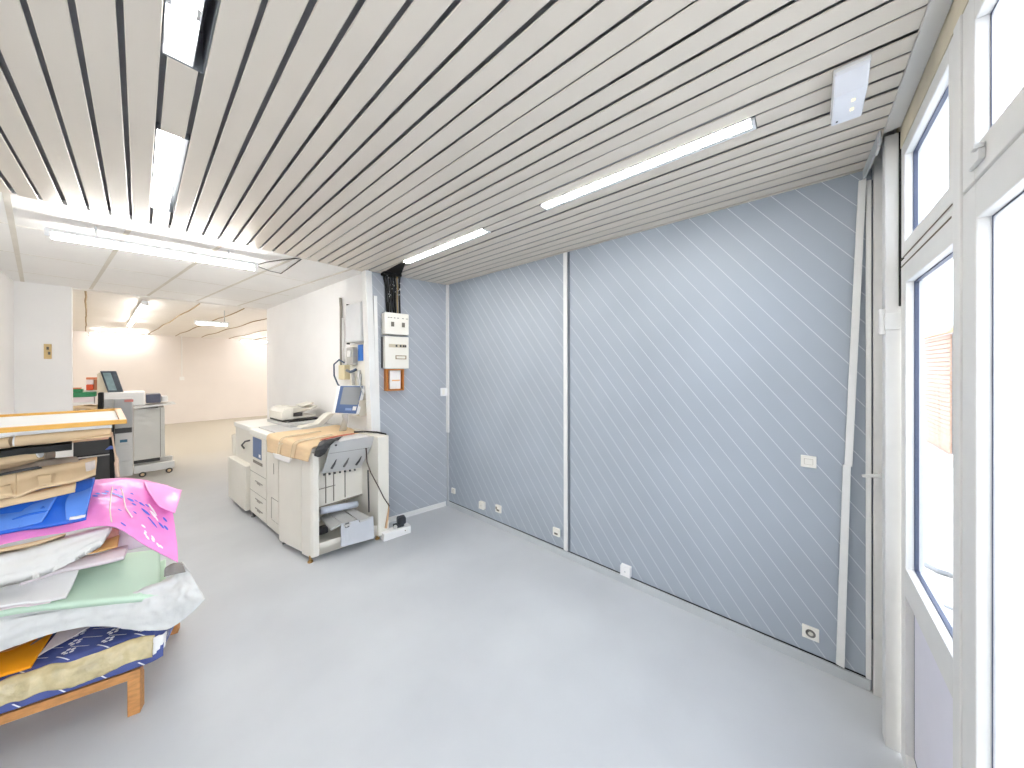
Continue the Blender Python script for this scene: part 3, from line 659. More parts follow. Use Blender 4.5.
b = mb(); p = fp(.12, .86); lathe(b, [(.012, 0), (.012, .004)], Matrix.Translation(p) @ Matrix.Rotation(R(60), 4, 'X')); part('flap_knob', b, PRND, fl)
# inner output paddles
for q in (((320, 517), (326, 513), (342, 523), (331, 529)), ((327.5, 512.5), (341, 509.5), (356, 519), (346, 526)), ((343, 509), (351, 507), (371, 517), (360, 521))):
    c4 = [LZ(x, y, .31) for x, y in q]
    b = mb(); prism(b, [(c.x, c.y) for c in c4], 2, .29, .312); part('output_paddle', b, PRNG, bevel=.005)
b = mb(); a_ = LY(341, 524, -.10); c_ = LY(373, 516, -.16); e_ = LY(374, 538, -.16); f_ = LY(341, 547, -.10)
patch(b, [[f_, (f_+e_)/2, e_], [a_, (a_+c_)/2, c_]], nu=4, nv=3, thick=.01, smooth=False, linear=True); part('front_plate', b, mat('pale_grey_plate', '#cdd0d6', .4, var=.02), bevel=.002)
for x, y in ((347, 525), (362, 521)):
    b = mb(); p = LY(x, y, -.128); box(b, p-Vector((.018, .012, .022)), p+Vector((.018, .004, .02))); part('plate_notch', b, PRND)
b = mb(); tube(b, [LY(321, 511, .16), LY(357, 504, .16)], .035, 12); part('paper_roller', b, mat('blue_white_plastic', '#cfd6e6', .35), smooth=True)
b = mb(); box(b, (.08, .22, .13), (.24, .30, .2)); part('lower_motor', b, PRND, bevel=.01)
# hanging power lead, feet
b = mb(); tube(b, [LY(366, 448, -.05), LY(367, 462, -.12), LY(371, 473, -.165), LY(378, 486, -.165), LY(384, 498, -.165), LY(389.5, 506, -.165)], .006, 8); part('power_cord', b, mat('brown_black_cord', '#4b3a36', .5), smooth=True)
b = mb(); tube(b, [LY(368, 470, .02), LY(368.5, 490, .03), LY(369, 512, .05)], .008, 8); part('signal_cable', b, PRND, smooth=True)
for x, y in ((-.01, .03), (.62, -.08), (-.03, .62), (.66, .7), (-.03, 1.68), (.66, 1.75), (0, 2.45), (.66, 2.45)):
    b = mb(); lathe(b, [(.024, 0), (.024, .012), (.012, .016), (.012, .062)], Matrix.Translation((x, y, 0)), seg=14); part('foot', b, [mat('brass_foot', '#a98755', .4, metal=.3)] if y < .2 else [PRND])
b = mb(); p = LY(387, 520, -.155); prism(b, [(p.x-.025, .12), (p.x+.0, .11), (p.x+.028, .30), (p.x+.024, .38), (p.x+.012, .30)], 1, -.158, -.150); part('torn_tape', b, mat('torn_kraft_tape', '#d3ad86', .6))
# print engine
b = mb(); box(b, (-.045, .62, .075), (.70, 1.70, 1.112)); part('engine_body', b, PRN, bevel=.008)
b = mb(); box(b, (-.056, .725, .075), (-.046, 1.095, 1.05)); box(b, (-.057, .73, .18), (-.0555, .945, .183), mi=1); box(b, (-.058, .728, .425), (-.055, .945, .43), mi=1); box(b, (-.058, .94, .19), (-.055, .95, .425), mi=1); box(b, (-.0575, .86, .70), (-.0555, .875, .82), mi=1)
part('side_cover', b, [PRN, LINE], bevel=.002)
b = mb(); box(b, (-.062, 1.105, .085), (-.046, 1.69, 1.05))
fd = part('front_door', b, PRN, bevel=.005)
b = mb(); box(b, (-.0655, 1.25, .79), (-.0615, 1.565, 1.035), bev=.002); part('blue_panel', b, PRNB, fd, label='blue instruction panel')
b = mb(); box(b, (-.0665, 1.275, .815), (-.065, 1.34, .85)); part('sticker', b, PAPER, fd)
b = mb(); box(b, (-.065, 1.22, .72), (-.0615, 1.56, .755)); part('slot', b, LINE, fd)
b = mb(); box(b, (-.064, 1.105, .60), (-.0615, 1.69, .604)); box(b, (-.064, 1.105, .36), (-.0615, 1.69, .363)); part('drawer_seam', b, LINE, fd)
for z in (.50, .285, .17):
    b = mb(); box(b, (-.066, 1.22, z), (-.0615, 1.48, z+.012)); box(b, (-.0645, 1.30, z-.02), (-.0615, 1.42, z)); part('drawer_grip', b, mat('grip_grey', '#9b968c', .5), fd)
b = mb(); box(b, (-.068, .70, 1.055), (.02, 1.70, 1.118)); part('top_trim', b, mat('copier_top_white', '#eceae4', .35, var=.01), bevel=.01)
b = mb(); box(b, (.03, .98, 1.112), (.69, 1.70, 1.128)); part('top_plate', b, PRNG, bevel=.004)
# paper feeder at the far end
b = mb(); box(b, (-.02, 1.715, .075), (.66, 2.52, 1.115)); part('feeder_tower', b, PRN, bevel=.01)
b = mb(); box(b, (-.035, 1.72, 1.06), (.66, 2.53, 1.125)); part('feeder_top', b, mat('copier_top_white', '#eceae4'), bevel=.01)
b = mb(); box(b, (-.10, 1.74, .075), (.10, 2.54, .64)); part('side_feeder', b, PRN, bevel=.01)
b = mb(); tube(b, [(-.025, 1.76, .96), (-.06, 1.9, .93), (-.06, 2.05, .86), (-.022, 2.1, .80)], .010, 8); part('cable_loop', b, PRND, smooth=True)
b = mb(); box(b, (-.024, 1.72, .66), (-.02, 1.735, 1.05)); part('seam', b, LINE)
b = mb(); prism(b, [(2.53, .60), (2.56, .60), (2.63, .92), (2.60, .93)], 0, -.04, .3); part('feed_tray', b, PRN)
# scanner glass and document feeder on top
b = mb(); box(b, (.24, 1.30, 1.128), (.69, 2.12, 1.165)); part('scanner_base', b, PRNG, bevel=.006)
b = mb(); box(b, (.27, 1.50, 1.165), (.69, 2.10, 1.185)); part('platen_gap', b, BLACK)
b = mb(); prism(b, [(.262, 1.185), (.40, 1.185), (.40, 1.345), (.36, 1.35), (.30, 1.335), (.265, 1.29)], 1, 1.62, 2.12); adf = part('document_feeder', b, PRN, bevel=.012)
b = mb(); box(b, (.40, 1.66, 1.185), (.70, 2.12, 1.215)); part('platen_lid', b, PRN, adf, bevel=.008)
b = mb(); box(b, (.405, 1.655, 1.218), (.52, 1.68, 1.265)); part('feed_slot', b, PRND, adf)
b = mb(); prism(b, [(.40, 1.265), (.62, 1.29), (.62, 1.31), (.46, 1.345), (.40, 1.345)], 1, 1.64, 2.10); part('feed_cover', b, mat('copier_warm_grey', '#d5d0c5', .45), adf, bevel=.008)
b = mb(); prism(b, [(.50, 1.25), (.72, 1.335), (.72, 1.345), (.50, 1.265)], 1, 1.66, 2.08); part('paper_tray', b, mat('copier_warm_grey', '#d5d0c5', .45), adf, bevel=.003)
b = mb(); prism(b, [(.56, 1.335), (.71, 1.375), (.71, 1.383), (.56, 1.345)], 1, 1.75, 2.02); part('tray_guide', b, PRN, adf, bevel=.003)
b = mb(); prism(b, [(.30, 1.128), (.55, 1.128), (.70, 1.26), (.70, 1.29), (.62, 1.27), (.50, 1.165), (.32, 1.15)], 1, 1.10, 1.26); part('output_chute', b, PRN, bevel=.008)
# touch screen on its neck
c_ = .36
P1, P2, P3, P4 = LY(341, 386, c_+.08), LY(364.5, 386, c_+.08), LY(357.5, 413.5, c_), LY(335.5, 412.5, c_)
def sq(u, v, o=0):
    n_ = (P3-P4).cross(P1-P4).normalized(); n_ = n_ if n_.y < 0 else -n_
    return P4*(1-u)*(1-v)+P3*u*(1-v)+P2*u*v+P1*(1-u)*v+n_*o
b = mb()
def slab(b, u0, u1, v0, v1, o0, o1, mi=0):
    lo = [b.verts.new(sq(u, v, o0)) for u, v in ((u0, v0), (u1, v0), (u1, v1), (u0, v1))]; hi = [b.verts.new(sq(u, v, o1)) for u, v in ((u0, v0), (u1, v0), (u1, v1), (u0, v1))]
    b.faces.new(lo[::-1]).material_index = mi; b.faces.new(hi).material_index = mi
    for i in range(4): b.faces.new((lo[i], lo[(i+1) % 4], hi[(i+1) % 4], hi[i])).material_index = mi
slab(b, -.04, 1.10, -.02, 1.04, -.07, 0); ts = part('touch_screen', b, PWHITE, bevel=.012)
b = mb(); slab(b, -.03, .93, -.01, 1.0, 0, .006); part('screen_bezel', b, PRNB, ts, bevel=.004)
b = mb(); slab(b, .10, .88, .30, .95, .006, .009); part('display', b, SCREEN, ts)
b = mb(); slab(b, .38, .66, .09, .17, .006, .010); slab(b, .70, .86, .10, .24, .006, .010, 1); part('key_pad', b, [mat('key_blue', '#8ea3cc', .4), PAPER], ts)
b = mb(); m_ = sq(.5, 0, -.04); tube(b, [m_, m_+Vector((.02, .03, -.07)), (m_.x+.02, .52, 1.10)], [.035, .03, .04], 12); part('screen_neck', b, PRNG, smooth=True)

# sheets lying on the copier
V = Vector
def Pw(x, y, z): return PN+AX*x+BX*y+V((0, 0, z))
t = thing('cardboard_cover', 'kraft cardboard sheet folded over the near end of the copier', 'cardboard', Pw(.2, .4, 1.10), PA)
def partc(name, b, m, par, **k): return obj(name, b, m, par, local=False, **k)
rows = [[Pw(-.105, .90, .955), Pw(-.10, .6, .97), Pw(-.085, .3, .985), Pw(-.06, -.05, .995)],
        [Pw(-.095, .94, 1.05), Pw(-.085, .6, 1.06), Pw(-.07, .3, 1.06), Pw(-.045, -.05, 1.06)],
        [Pw(-.075, .98, 1.128), Pw(-.06, .6, 1.13), Pw(-.045, .3, 1.125), Pw(-.015, -.04, 1.12)],
        [Pw(.05, 1.0, 1.142), Pw(.06, .62, 1.14), Pw(.07, .32, 1.135), Pw(.09, -.01, 1.128)],
        [Pw(.33, .95, 1.142), Pw(.33, .64, 1.14), Pw(.33, .36, 1.135), Pw(.32, .06, 1.118)],
        [Pw(.66, .95, 1.142), Pw(.66, .66, 1.14), Pw(.62, .42, 1.14), Pw(.56, .18, 1.125)]]
b = mb(); patch(b, rows, nu=28, nv=30, thick=.005, amp=.006, fs=7, seed=2); partc('sheet', b, KRAFT, t)
for k, (a, c) in enumerate(((.62, .54), (.28, .20))):
    b = mb()
    sub = [[rows[j][1]*0+Pw(rows[j][1].dot(AX)-PN.dot(AX), 0, 0) for q in (0, 1)] for j in range(5)]
    def onrow(j, y):
        f = (.95-y)/1.0*3; f = max(0, min(2.999, f)); i = int(f); return rows[j][i].lerp(rows[j][i+1], f-i)
    up = [(-AX*.007), (-AX*.007), (-AX*.005+V((0, 0, .006))), V((0, 0, .009)), V((0, 0, .009))]
    patch(b, [[onrow(j, a)+up[j], onrow(j, (a+c)/2)+up[j], onrow(j, c)+up[j]] for j in range(5)], nu=4, nv=24, thick=.001, amp=.004, fs=7, seed=2)
    partc('packing_tape', b, mat('clear_tape', '#dcc4a0', .2, spec=.7), t)
b = mb(); patch(b, [[Pw(-.112, .66, .925), Pw(-.106, .45, .93), Pw(-.10, .28, .935)], [Pw(-.112, .70, .975), Pw(-.106, .45, .985), Pw(-.10, .22, .99)]], nu=10, nv=4, thick=.003, amp=.004); tag(obj('paper_scrap', b, PAPER), 'white paper scrap hanging below the cardboard on the copier side', 'paper')
b = mb(); patch(b, [[Pw(.10, -.04, 1.125), Pw(.30, -.06, 1.135), Pw(.56, -.06, 1.14)], [Pw(.06, .0, 1.145), Pw(.30, .0, 1.15), Pw(.53, -.02, 1.145)], [Pw(.16, .10, 1.152), Pw(.34, .12, 1.15), Pw(.53, .10, 1.15)]], nu=22, nv=10, thick=.004, amp=.008, fs=12, seed=5)
tag(obj('grey_sheet', b, mat('pale_grey_sheet', '#d2d0cf', .5, var=.04)), 'pale grey sheet drooping over the copier front above the exit flap', 'sheet')
b = mb(); patch(b, [[Pw(.10, .075, 1.153), Pw(.30, .075, 1.165), Pw(.46, .085, 1.163)], [Pw(.12, .105, 1.156), Pw(.30, .11, 1.168), Pw(.45, .115, 1.166)]], nu=12, nv=2, thick=.004); tag(obj('red_strip', b, mat('red_strip', '#c4604e', .5)), 'thin red strip along the edge of the cardboard on the copier', 'strip')
b = mb(); patch(b, [[Pw(.0, -.045, 1.035), Pw(.04, -.045, 1.02), Pw(.09, -.04, 1.04)], [Pw(.0, -.055, 1.08), Pw(.06, -.06, 1.08), Pw(.13, -.05, 1.10)], [Pw(.02, -.05, 1.12), Pw(.10, -.055, 1.135), Pw(.20, -.05, 1.15)], [Pw(.06, -.0, 1.145), Pw(.16, .0, 1.16), Pw(.28, -.02, 1.165)]], nu=20, nv=18, thick=.006, amp=.018, fs=16, seed=9)
tag(obj('crumpled_sheet', b, mat('charcoal_plastic', '#3b3b3c', .4, var=.2)), 'crumpled charcoal plastic at the near top corner of the copier', 'plastic sheet')
b = mb(); tube(b, [Pw(.52, .22, 1.155), Pw(.60, .10, 1.16), Pw(.68, .02, 1.15), Pw(.735, -.06, 1.13), Pw(.742, -.09, 1.06)], .010, 8); tag(obj('black_strap', b, BLACK, smooth=True), 'black cable draped over the right corner of the copier', 'cable')
# white block and black adapter on the floor
t = thing('white_block', 'low white block on the floor right of the copier', 'block', (1.90, 3.40, 0), R(-8))
b = mb(); box(b, (-.16, -.05, 0), (.15, .06, .085), bev=.008); obj('body', b, PWHITE, t, local=True)
b = mb(); lathe(b, [(.006, .0), (.006, .003)], Matrix.Translation((.08, -.051, .05)) @ Matrix.Rotation(R(90), 4, 'X')); obj('screw', b, SCREWM, t, local=True)
t = thing('black_adapter', 'small slate-black adapter resting on the white floor block', 'adapter', (1.93, 3.41, .086), R(-15))
b = mb(); box(b, (-.055, -.035, .0), (.055, .035, .035), bev=.008); box(b, (-.015, -.05, .03), (.075, .045, .11), bev=.018); obj('body', b, mat('slate_black', '#33363d', .4), t, local=True)
b = mb(); lathe(b, [(.022, 0), (.022, .012), (.012, .016)], Matrix.Translation((-.045, -.03, .02)) @ Matrix.Rotation(R(90), 4, 'X')); obj('dial', b, PRNG, t, local=True)

# ---------------------------------------------------------------- the leaning stack on its pallet
SO = Vector((0, 2.69, 0)); E1 = Vector((-.961, .276, 0)); E2 = Vector((.276, .961, 0))
def S(u, o, z): return SO+E1*u+E2*o+Vector((0, 0, z))
def SP(x, y, o): return atplane(x, y, SO+E2*o, E2)
def grid(rows, back=None):
    """rows of (pixel x, pixel y, distance behind the stack's front) -> points; a last row runs flat to the back"""
    rows = [[((-215, q[1]+(q[1]-r[1][1])*(105/(r[1][0]+110)), q[2]) if q[0] == -110 else q) for q in r] for r in rows]
    G = [[SP(*q) for q in r] for r in rows]
    if back is not None:
        L = G[-1]; n_ = []
        for q in rows[-1]:      # the rear of each sheet sags away from the front edge
            o = max(q[2]+.03, back*.8); n_.append(SP(q[0]-(o-q[2])*8, q[1]+2+(o-q[2])*10, o))
        G.append(n_)
    return G
def sheet(name, label, cat, rows, m, thick=.02, amp=.004, fs=9, seed=1, nu=36, nv=18, back=.62, group=None, parent=None):
    b = mb(); patch(b, grid(rows, back), nu=nu, nv=nv, thick=thick, amp=amp, fs=fs, seed=seed, down=True)
    o = obj(name, b, m, parent)
    if parent is None: tag(o, label, cat, group)
    elif label: o['label'] = label
    return o
SM = Matrix(((E1.x, E2.x, 0, SO.x), (E1.y, E2.y, 0, SO.y), (0, 0, 1, 0), (0, 0, 0, 1)))
pal = thing('pallet', 'low wooden pallet on short legs under the paper stack', 'pallet', S(.5, .35, 0), math.atan2(-E1.y, -E1.x))
b = mb(); box(b, (-.0, .0, .196), (1.25, .045, .240), SM); obj('front_rail', b, WOOD, pal, bevel=.003)
b = mb(); box(b, (-.0, .66, .196), (1.25, .70, .240), SM); obj('back_rail', b, WOOD, pal, bevel=.003)
for k in range(5):
    b = mb(); box(b, (.0+.262*k, .046, .222), (.20+.262*k, .659, .240), SM); obj('deck_board', b, WOOD, pal, bevel=.002)
for u, o in ((-.012, .002), (-.012, .64), (1.18, .002), (1.18, .64)):
    b = mb(); box(b, (u+.014, o, 0), (u+.062, o+.06, .195), SM); obj('leg', b, WOOD, pal, bevel=.003)
b = mb(); box(b, (.04, .62, .05), (1.18, .66, .13), SM); obj('cross_bar', b, WOOD, pal, bevel=.003)

# navy wrapped parcel with white dashes, flowers and tan tape
pc = thing('wrapped_parcel', 'navy wrapped parcel with white flowers and dashes at the bottom of the stack', 'parcel', S(.4, .3, .242))
PZ0, PZ1 = .243, .405
def prof(a):
    """rounded front edge of the parcel: a=0 bottom front, 1 top front rim, >1 along the top"""
    if a <= 1:
        th = a*math.pi/2; return (.055-.075*math.cos(th)*1.0, PZ0+.02+(PZ1-PZ0-.02)*math.sin(th))
    return (.055+(a-1)*.5, PZ1+.012*math.sin((a-1)*2))
def pside(u): return .03*max(0, 1-max(0, (u+.085))/.10)**2    # right end tucks in
b = mb(); U = [-.085, -.07, -.03, .06]+[.16+.1*k for k in range(11)]
rows = []
for a in (0, .2, .4, .6, .8, 1, 1.15, 1.35, 1.62):
    o, z = prof(a); rows.append([S(u, o+pside(u), z-pside(u)*.8*(a > .5)) for u in U])
T = patch(b, rows, nu=60, nv=36, thick=.02, amp=.004, fs=10, seed=3)
rows2 = [[S(u, .0, PZ0) for u in U], [S(u, .60, PZ0) for u in U]]
box(b, (-.06, .05, PZ0), (1.15, .355, PZ1-.015), SM)
obj('wrapping', b, NAVY, pc)
def onp(u, a, off=.004):
    o, z = prof(a); o2, z2 = prof(a+.02); t_ = Vector((o2-o, z2-z)).normalized(); return S(u, o-t_.y*off+pside(u), z+t_.x*off-pside(u)*.8*(a > .5))
WP = mat('white_print', '#e7e9f2', .4)
def strip(b, u0, a0, u1, a1, w, n=6, off=.006):
    pts = []
    for i in range(n+1):
        t_ = i/n; u = u0+(u1-u0)*t_; a = a0+(a1-a0)*t_
        pts.append((b.verts.new(onp(u-w, a, off)), b.verts.new(onp(u+w, a, off))))
    for (p, q), (r_, s_) in zip(pts, pts[1:]): b.faces.new((p, q, s_, r_))
b = mb()
for k in range(18):
    u = -.70+.135*k
    for a0, a1 in ((.02, .13), (.72, .98), (1.03, 1.10), (1.13, 1.21), (1.24, 1.32), (1.35, 1.43), (1.46, 1.54)):
        f_ = lambda a: u+.2*min(a, 1)+1.05*max(0, a-1)
        if f_(a0) > -.06 and f_(a1) < 1.1: strip(b, f_(a0), a0, f_(a1), a1, .0035)
obj('stripe_marking', b, WP, pc)
b = mb()
for k in range(18):
    for r_, a in enumerate((1.03, 1.16, 1.30, 1.44)):
        u = -.70+.0675+.135*k+.2+1.05*(a-1)
        if u < -.05 or u > 1.1: continue
        for q in range(5):
            th = q*2*math.pi/5; cu, ca = u+.016*math.cos(th), a+.03*math.sin(th)*(1 if a > 1 else 3)
            vs = [b.verts.new(onp(cu+.009*math.cos(h*math.pi/3), ca+.017*math.sin(h*math.pi/3)*(1 if a > 1 else 3), .0065)) for h in range(6)]
            b.faces.new(vs)
obj('flower_marking', b, WP, pc)
b = mb(); rows = []
for j, a in enumerate((.14, .25, .4, .5, .6, .70)):
    rows.append([onp(u, a+(.05*math.sin(u*19+1)+.03*math.sin(u*47) if j in (0, 5) else 0), .011) for u in [-.05+.06*k for k in range(22)]])
patch(b, rows, nu=90, nv=12, thick=.004, amp=.011, fs=24, seed=4); obj('tape_band', b, TAPE, pc)
b = mb(); patch(b, [[S(-.088, .03, .30), S(-.078, .015, .30), S(-.05, -.012, .30)], [S(-.092, .03, .385), S(-.08, .012, .385), S(-.05, -.0, .385)]], nu=6, nv=5, thick=.004, amp=.008, fs=25); obj('corner_tape', b, PAPER, pc)

def flat(name, label, cat, pts, z, m, thick=.004, amp=.002, seed=1):
    p = [atz(x, y, z) for x, y in pts]      # bl, br, tr, tl
    b = mb(); patch(b, [[p[0], (p[0]+p[1])/2, p[1]], [p[3], (p[3]+p[2])/2, p[2]]], nu=14, nv=8, thick=thick, amp=amp, seed=seed)
    return tag(obj(name, b, m), label, cat)
flat('envelope', 'orange-yellow envelope lying on the navy parcel', 'envelope', [(-60, 694), (31, 667), (53, 632), (-60, 664)], .432, YEL, .006)
flat('paper_strip', 'white paper strip beside the orange-yellow envelope', 'paper', [(37, 657), (46, 651), (90, 627), (62, 627)], .43, PAPERP, .004, .004)
flat('card_strip', 'brown card strip sticking out behind the orange-yellow envelope', 'card', [(-50, 664), (10, 650), (60, 627), (-40, 640)], .446, mat('orange_brown_card', '#b0763f', .6, var=.1), .004, .002)
flat('silver_strip', 'grey foil strip on the brown card behind the envelope', 'strip', [(30, 645), (34, 643), (57, 628), (50, 628)], .456, mat('grey_foil', '#85878c', .35, metal=.3), .003, .001)

# big white plastic bag
bg = thing('plastic_bag', 'large crumpled white plastic sheet hanging out below the green paper', 'plastic bag', S(.3, .3, .5))
rows = [[(-110, 690, .03), (-40, 664, .03), (0, 652, .03), (50, 634, .04), (95, 627, .04), (140, 629, .02), (168, 629, .0), (190, 614, -.01), (205, 599, -.015)],
        [(-110, 670, .035), (-40, 648, .035), (0, 637, .035), (52, 622, .045), (100, 614, .045), (140, 613, .03), (170, 606, .01), (188, 596, .0), (200, 590, .0)],
        [(-110, 650, .06), (-40, 630, .06), (0, 621, .06), (54, 612, .065), (105, 602, .065), (140, 597, .06), (168, 588, .05), (184, 581, .04), (193, 578, .035)],
        [(-110, 640, .09), (-40, 622, .09), (0, 613, .09), (54, 606, .10), (105, 597, .10), (140, 590, .11), (165, 580, .12), (178, 568, .12), (183, 562, .12)]]
b = mb(); patch(b, grid(rows, .60), nu=80, nv=44, thick=.006, amp=.017, fs=9, seed=11); obj('sheet', b, BAGW, bg, smooth=True)
b = mb(); patch(b, [[SP(164, 577, .05), SP(176, 574, .045), SP(186, 572, .04)], [SP(165, 569, .07), SP(175, 566, .065), SP(184, 567, .06)], [SP(171, 564, .09), SP(178, 563, .085), SP(183, 564, .08)]], nu=12, nv=10, thick=.003, amp=.008, fs=25, seed=6); obj('torn_mouth', b, mat('grey_film', '#8e8984', .2, var=.2), bg)
# pale green paper
g1 = [[(-110, 634, .04), (0, 611, .04), (80, 602, .04), (160, 595, .04)], [(-110, 606, .2), (0, 592, .2), (80, 580, .2), (160, 572, .2)], [(-110, 584, .40), (0, 573, .40), (80, 560, .40), (160, 550, .40)]]
sheet('green_paper', 'wide pale green paper sheet, largest green in the stack', 'paper', g1, GREENP, .03, .003, 4, 3)
sheet('green_paper', 'second pale green sheet peeping out behind the wide green sheet', 'paper', [[(140, 588, .14), (166, 583, .14)], [(140, 568, .44), (166, 560, .44)]], GREENP, .006, .002, 5, 5, nu=10, nv=8, back=.58)
w1 = [[(-110, 628, .02), (0, 606, .02), (38, 602, .02), (66, 597, .02)], [(-110, 610, .09), (0, 594, .10), (38, 588, .10), (74, 581, .10)], [(-110, 594, .18), (0, 580, .2), (40, 573, .2), (81, 563, .2)]]
sheet('white_papers', 'loose white papers lying on the left half of the green sheet', 'paper', w1, PAPER, .008, .004, 10, 7, back=.5)
sheet('white_papers', 'single white page under the loose papers on the green sheet', 'paper', [[(-110, 634, .03), (0, 610, .03), (30, 606, .03), (50, 602, .03)], [(-110, 612, .1), (0, 600, .1), (36, 595, .1), (60, 590, .1)]], PAPERP, .004, .004, 12, 9, back=.4)
sheet('pink_papers', 'bunch of pinkish white papers just above the green sheet', 'paper', [[(20, 582, .07), (60, 570, .07), (95, 563, .07), (124, 556, .07)], [(30, 570, .15), (62, 561, .15), (98, 553, .15), (128, 545, .15)]], PAPERP, .02, .006, 14, 4, back=.55)
p1 = [[(-110, 606, .01), (0, 581, .01), (45, 569, .01), (75, 555, .01), (101, 541, .02)], [(-110, 588, .02), (0, 566, .02), (45, 554, .02), (78, 542, .02), (107, 533, .03)], [(-110, 572, .09), (0, 553, .09), (45, 542, .09), (80, 533, .09), (112, 525, .10)]]
sheet('paper_bundle', 'thick bundle of white plastic-wrapped papers under the pink bag', 'paper bundle', p1, mat('wrapped_paper', '#dfddd9', .45, var=.03, bump=.25, bscale=18), .03, .008, 12, 8, nu=60, nv=30)
sheet('kraft_sheet', 'kraft sheet edge sandwiched in the white paper bundle', 'cardboard', [[(-110, 572, .006), (0, 552, .006), (35, 545, .006), (64, 535, .01)], [(-110, 568, .012), (0, 548, .012), (35, 541, .012), (66, 533, .016)]], KRAFT, .004, .001, 5, 3, nu=20, nv=4, back=.4)
kp = [[(83, 554, .03), (100, 551, .03), (117, 546, .03)], [(88, 545, .10), (103, 541, .10), (119, 535, .10)]]
e_ = thing('card_sleeve', 'small brown card sleeve with a green end under the pink bag', 'card', SP(95, 552, .06))
b = mb(); patch(b, grid(kp), nu=10, nv=6, thick=.008, amp=.002); obj('sleeve', b, mat('sleeve_brown', '#d9a86a', .55, var=.08), e_)
b = mb(); patch(b, grid([[(72, 552, .028), (78, 554, .028), (82, 553, .028)], [(74, 549, .06), (79, 549, .06), (83, 548, .06)]]), nu=6, nv=4, thick=.006); obj('green_end', b, mat('leaf_green', '#6fb85b', .5), e_)['label'] = 'green end'
sheet('card_folder', 'salmon card folder upright behind the brown sleeve under the pink bag', 'folder', [[(104, 549, .12), (112, 548, .12), (118, 546, .12)], [(106, 529, .14), (112, 528, .14), (119, 530, .14)]], mat('salmon_card', '#e0a794', .6), .006, .001, 5, 2, nu=6, nv=6, back=.16)
sheet('film_sheet', 'lilac-white film sheet hanging in the gap below the pink bag', 'plastic sheet', [[(117, 552, .15), (135, 548, .15), (160, 541, .16)], [(117, 528, .17), (135, 530, .17), (158, 536, .17)]], mat('lilac_film', '#e3d6de', .4), .004, .004, 12, 2, nu=10, nv=8, back=.3)

# pink plastic bag
pk = thing('pink_bag', 'bright pink plastic bag with blue and white print draped over the stack', 'plastic bag', S(.1, .2, 1.1))
prow = [[(-110, 572, .0), (0, 545, .0), (55, 534, .0), (110, 526, .0), (145, 545, -.02), (178, 562, -.04)],
        [(-110, 560, .05), (0, 535, .05), (55, 526, .05), (108, 513, .05), (148, 526, .03), (177, 541, .0)],
        [(-110, 540, .17), (0, 512, .17), (60, 503, .17), (106, 497, .17), (146, 503, .15), (173, 513, .12)],
        [(-110, 520, .34), (0, 492, .34), (60, 486, .34), (102, 480, .34), (138, 480, .33), (168, 487, .30)]]
PG = grid(prow, .60)
b = mb(); patch(b, PG, nu=70, nv=50, thick=.004, amp=.008, fs=9, seed=21, down=True); obj('bag_body', b, PINK, pk, smooth=True)
fl_ = [[(160, 507, .08), (168, 510, .07), (175, 513, .06)], [(150, 494, .17), (166, 499, .16), (179, 501, .14)], [(144, 481, .30), (164, 485, .29), (182, 490, .27)]]
b = mb(); patch(b, grid(fl_), nu=14, nv=14, thick=.004, amp=.004, fs=9, seed=5); obj('bag_flap', b, mat('pink_flap', '#f7a2de', .28, spec=.6, bump=.1, bscale=12), pk, smooth=True)
def onbag(u, v, off=.012):
    """point on the pink bag, u,v in 0..1 over its seen area"""
    tv = v*3; ctl = [cr([r_[k] for r_ in PG[:4]], tv) for k in range(6)]; p = cr(ctl, u*5)
    d = (CAM-p).normalized(); return p+d*off
def blot(b, u, v, su, sv, n=8, rot=0):
    vs = []
    for k in range(n):
        th = 2*math.pi*k/n; x = su*math.cos(th)*random.uniform(.7, 1.1); y = sv*math.sin(th)*random.uniform(.7, 1.1)
        vs.append(b.verts.new(onbag(u+x*math.cos(rot)-y*math.sin(rot), v+x*math.sin(rot)+y*math.cos(rot))))
    b.faces.new(vs)
def pxuv(x, y):
    best = None
    for i in range(41):
        for j in range(31):
            u, v = .4+.6*i/40, j/30; p = onbag(u, v, 0)-CAM; w_ = p.dot(FW); X_ = 512+FPX*p.dot(RT)/w_; Y_ = CY-FPX*p.dot(UP)/w_
            e = (X_-x)**2+(Y_-y)**2
            if best is None or e < best[0]: best = (e, u, v)
    return best[1], best[2]
b = mb()
for x, y, a, c in ((94, 496, .012, .025), (98, 494, .014, .02), (104, 493, .014, .02), (108, 491, .012, .02), (115, 494, .010, .03), (121, 496, .014, .035), (129, 499, .014, .03), (136, 500, .008, .02), (130, 493, .008, .02), (141, 504, .012, .03), (146, 506, .008, .025), (133, 505, .010, .02), (145, 512, .014, .05), (150, 521, .008, .05), (155, 524, .008, .04), (164, 520, .012, .03), (161, 526, .012, .035), (167, 527, .014, .03), (125, 524, .012, .03), (121, 510, .008, .02), (136, 512, .006, .02), (117, 489, .008, .02)):
    u, v = pxuv(x, y); blot(b, u, v, a, c, rot=.5)
obj('blue_marking', b, INKB, pk)
b = mb()
for i in range(5): u, v = pxuv(116+1.2*i, 482+.2*i); blot(b, u, v, .004, .012) if i == 0 else None
for x, y, a, c in ((144, 527, .012, .022), (147, 531, .008, .022), (146, 535, .008, .03), (149, 537, .012, .03), (152, 538, .010, .03), (154, 541, .010, .03), (157, 544, .010, .03), (160, 547, .012, .025), (152, 510, .010, .08), (154, 515, .014, .05), (157, 519, .008, .04)):
    u, v = pxuv(x, y); blot(b, u, v, a, c, n=6, rot=.3)
obj('white_marking', b, mat('bag_white_print', '#f6eef4', .35), pk)
b = mb()
